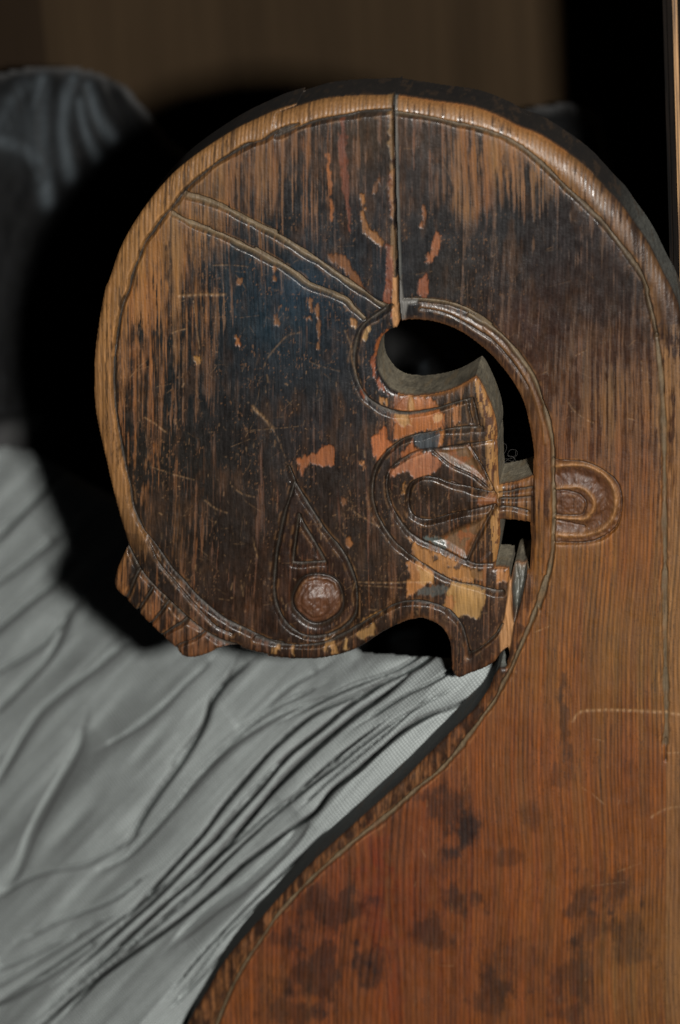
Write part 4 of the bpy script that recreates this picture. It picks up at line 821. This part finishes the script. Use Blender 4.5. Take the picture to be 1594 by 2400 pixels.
def heap_c(XX, YY):
    pale = .3 * np.exp(-((XX - 40) / 90) ** 2 - ((YY - 290) / 70) ** 2)  # flash-lit folds painted as paler strokes in the garment's colour
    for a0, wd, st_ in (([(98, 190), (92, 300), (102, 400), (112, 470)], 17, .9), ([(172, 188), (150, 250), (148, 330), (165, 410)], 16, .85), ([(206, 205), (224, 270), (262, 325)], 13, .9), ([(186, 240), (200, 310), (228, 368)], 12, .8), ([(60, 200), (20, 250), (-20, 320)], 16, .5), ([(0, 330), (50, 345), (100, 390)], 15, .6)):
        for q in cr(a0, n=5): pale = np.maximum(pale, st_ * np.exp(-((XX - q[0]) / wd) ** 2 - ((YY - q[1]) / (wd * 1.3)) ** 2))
    c = lin((7, 8, 10)) / 2.3 * np.ones(XX.shape + (3,)); lit_c = lin((62, 68, 72)) / .95
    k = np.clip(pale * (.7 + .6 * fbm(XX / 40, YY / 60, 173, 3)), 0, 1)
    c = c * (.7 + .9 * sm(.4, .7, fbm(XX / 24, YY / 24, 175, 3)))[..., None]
    hole_lit = .95 * sm(.5, .68, fbm(XX / 32, YY / 26, 177, 3)) * ((XX > 860) & (XX < 1100) & (YY > 740) & (YY < 920)) * np.exp(-((XX - 990) / 90) ** 2) * np.exp(-((YY - 830) / 50) ** 2)  # light falling through the upper opening, painted into the cloth colour
    mouth_lit = .8 * sm(.45, .6, fbm(XX / 60, YY / 14, 179, 3)) * np.exp(-((XX - 920) / 60) ** 2) * np.exp(-((YY - 1490) / 26) ** 2)  # faint sheen seen under the jaw, painted in as colour
    return mix3(c, lit_c, np.clip(k + hole_lit + mouth_lit, 0, 1))
def mix3(a, b, k): return a * (1 - k[..., None]) + b * k[..., None]
M_heap = cloth_mat('black_wool', 9, .12, .1, .3)
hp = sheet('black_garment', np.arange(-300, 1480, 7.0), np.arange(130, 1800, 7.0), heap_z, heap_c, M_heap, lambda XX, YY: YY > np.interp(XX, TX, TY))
tag(hp, "crumpled black garment with faint grey folds heaped in the dark behind the carved head", "garment")

# ------------------------------------------------------------------ board wall behind
def box(name, x0, x1, y0, y1, z0, z1, mat, parent, bev=.003, org=None):
    import bmesh
    bm = bmesh.new(); bmesh.ops.create_cube(bm, size=1)
    for v in bm.verts: v.co = Vector(((x0 + x1) / 2 + v.co.x * (x1 - x0), (y0 + y1) / 2 + v.co.y * (y1 - y0), (z0 + z1) / 2 + v.co.z * (z1 - z0)))
    if bev: bmesh.ops.bevel(bm, geom=bm.edges[:], offset=bev, segments=2, affect='EDGES')
    me = bpy.data.meshes.new(name); bm.to_mesh(me); bm.free(); me.materials.append(mat)
    o = link(bpy.data.objects.new(name, me)); o.parent = parent; return o
M_wall, nt, bs = new_mat('old_brown_boards'); L = nt.links.new
tc = nd(nt, 'ShaderNodeTexCoord'); mp = nd(nt, 'ShaderNodeMapping'); mp.inputs['Scale'].default_value = (45, 45, 3); no = nd(nt, 'ShaderNodeTexNoise'); no.inputs['Detail'].default_value = 4; no.inputs['Scale'].default_value = 1
L(tc.outputs['Object'], mp.inputs[0]); L(mp.outputs[0], no.inputs[0])
rp = nd(nt, 'ShaderNodeValToRGB'); rp.color_ramp.elements[0].position = .3; rp.color_ramp.elements[1].position = .7
rp.color_ramp.elements[0].color = (.0195, .0124, .0065, 1); rp.color_ramp.elements[1].color = (.031, .0198, .0104, 1)
L(no.outputs[0], rp.inputs[0]); L(rp.outputs[0], bs.inputs['Base Color']); bs.inputs['Roughness'].default_value = .9; bs.inputs['Specular IOR Level'].default_value = .08
M_wall2 = M_wall.copy(); M_wall2.name = 'old_dark_boards'
for e_ in [n_ for n_ in M_wall2.node_tree.nodes if n_.type == 'VALTORGB'][0].color_ramp.elements: e_.color = (e_.color[0] * .6, e_.color[1] * .58, e_.color[2] * .6, 1)
wall = link(bpy.data.objects.new('plank_wall', None))
WYp = .56
wc = toroom(on_plane(np.array([105.0, 560.0, 860.0, 1275.]), np.array([100.0] * 4), WYp))
xs_w = sorted([float(v[0]) for v in wc])
wall.location = (xs_w[0], BOARD[1] + WYp, 0.2)
tag(wall, "dim brown wall of upright boards, out of focus across the top of the picture", "wall")
stops = [xs_w[0] - .62, xs_w[0] - .30, xs_w[0], xs_w[1], xs_w[2], xs_w[3] + .06, xs_w[3] + .26, xs_w[3] + .5]
for i in range(len(stops) - 1):
    box('plank', stops[i] + .00005 - xs_w[0], stops[i + 1] - .00005 - xs_w[0], .0 + (.0002 if i % 2 else 0) , .05, 0, 2.3, M_wall2 if i < 2 else M_wall, wall, .00008)
# ------------------------------------------------------------------ dark upright post at the right
M_post, nt, bs = new_mat('dark_post'); L = nt.links.new
tc = nd(nt, 'ShaderNodeTexCoord'); mp = nd(nt, 'ShaderNodeMapping'); mp.inputs['Scale'].default_value = (700, 700, 28); no = nd(nt, 'ShaderNodeTexNoise'); no.inputs['Detail'].default_value = 5; no.inputs['Scale'].default_value = 1
L(tc.outputs['Object'], mp.inputs[0]); L(mp.outputs[0], no.inputs[0]); rp = nd(nt, 'ShaderNodeValToRGB'); e0, e1 = rp.color_ramp.elements; e0.position = .35; e0.color = (.001, .001, .001, 1); e1.position = .75; e1.color = (.007, .0045, .003, 1)  # near-black with slightly browner streaks up the height
L(no.outputs[0], rp.inputs[0]); L(rp.outputs[0], bs.inputs['Base Color']); bs.inputs['Roughness'].default_value = .8; bs.inputs['Specular IOR Level'].default_value = .06
M_bead, nt, bs = new_mat('orange_bead'); L = nt.links.new
tc = nd(nt, 'ShaderNodeTexCoord'); mp = nd(nt, 'ShaderNodeMapping'); mp.inputs['Scale'].default_value = (500, 500, 22); no = nd(nt, 'ShaderNodeTexNoise'); no.inputs['Detail'].default_value = 5; no.inputs['Scale'].default_value = 1
L(tc.outputs['Object'], mp.inputs[0]); L(mp.outputs[0], no.inputs[0]); rp = nd(nt, 'ShaderNodeValToRGB'); e0, e1 = rp.color_ramp.elements; e0.position = .4; e0.color = (.03, .012, .005, 1); e1.position = .6; e1.color = (.26, .145, .06, 1)  # orange and dark brown streaks along the edge strip
L(no.outputs[0], rp.inputs[0]); L(rp.outputs[0], bs.inputs['Base Color']); bs.inputs['Roughness'].default_value = .45
pt3 = toroom(on_plane(np.array([1553.0, 1575.0, 1588.0, 1572.0]), np.array([50.0, 50.0, 50.0, 640.0]), T + .004))
px0, px1, px2 = float(pt3[0][0]), float(pt3[1][0]), float(pt3[2][0])
post = link(bpy.data.objects.new('wooden_post', None)); yb = BOARD[1] + T + .004
post.location = (px0, yb, .2)
lean = (float(pt3[3][0]) - px0 - 0) / (float(pt3[3][2]) - float(pt3[0][2]))
post.rotation_euler = (0, 0, 0)
tag(post, "near-black upright post with an orange edge at the far right, behind the board", "post")
box('shaft', 0, .09, .002, .06, 0, 1.6, M_post, post, .002)
box('edge_bead', px1 - px0 + .0005, px2 - px0, -.002, .0035, 0, 1.6, M_bead, post, .0012)
print('tris', sum(len(o.data.polygons) * 2 for o in scene.objects if o.type == 'MESH'))
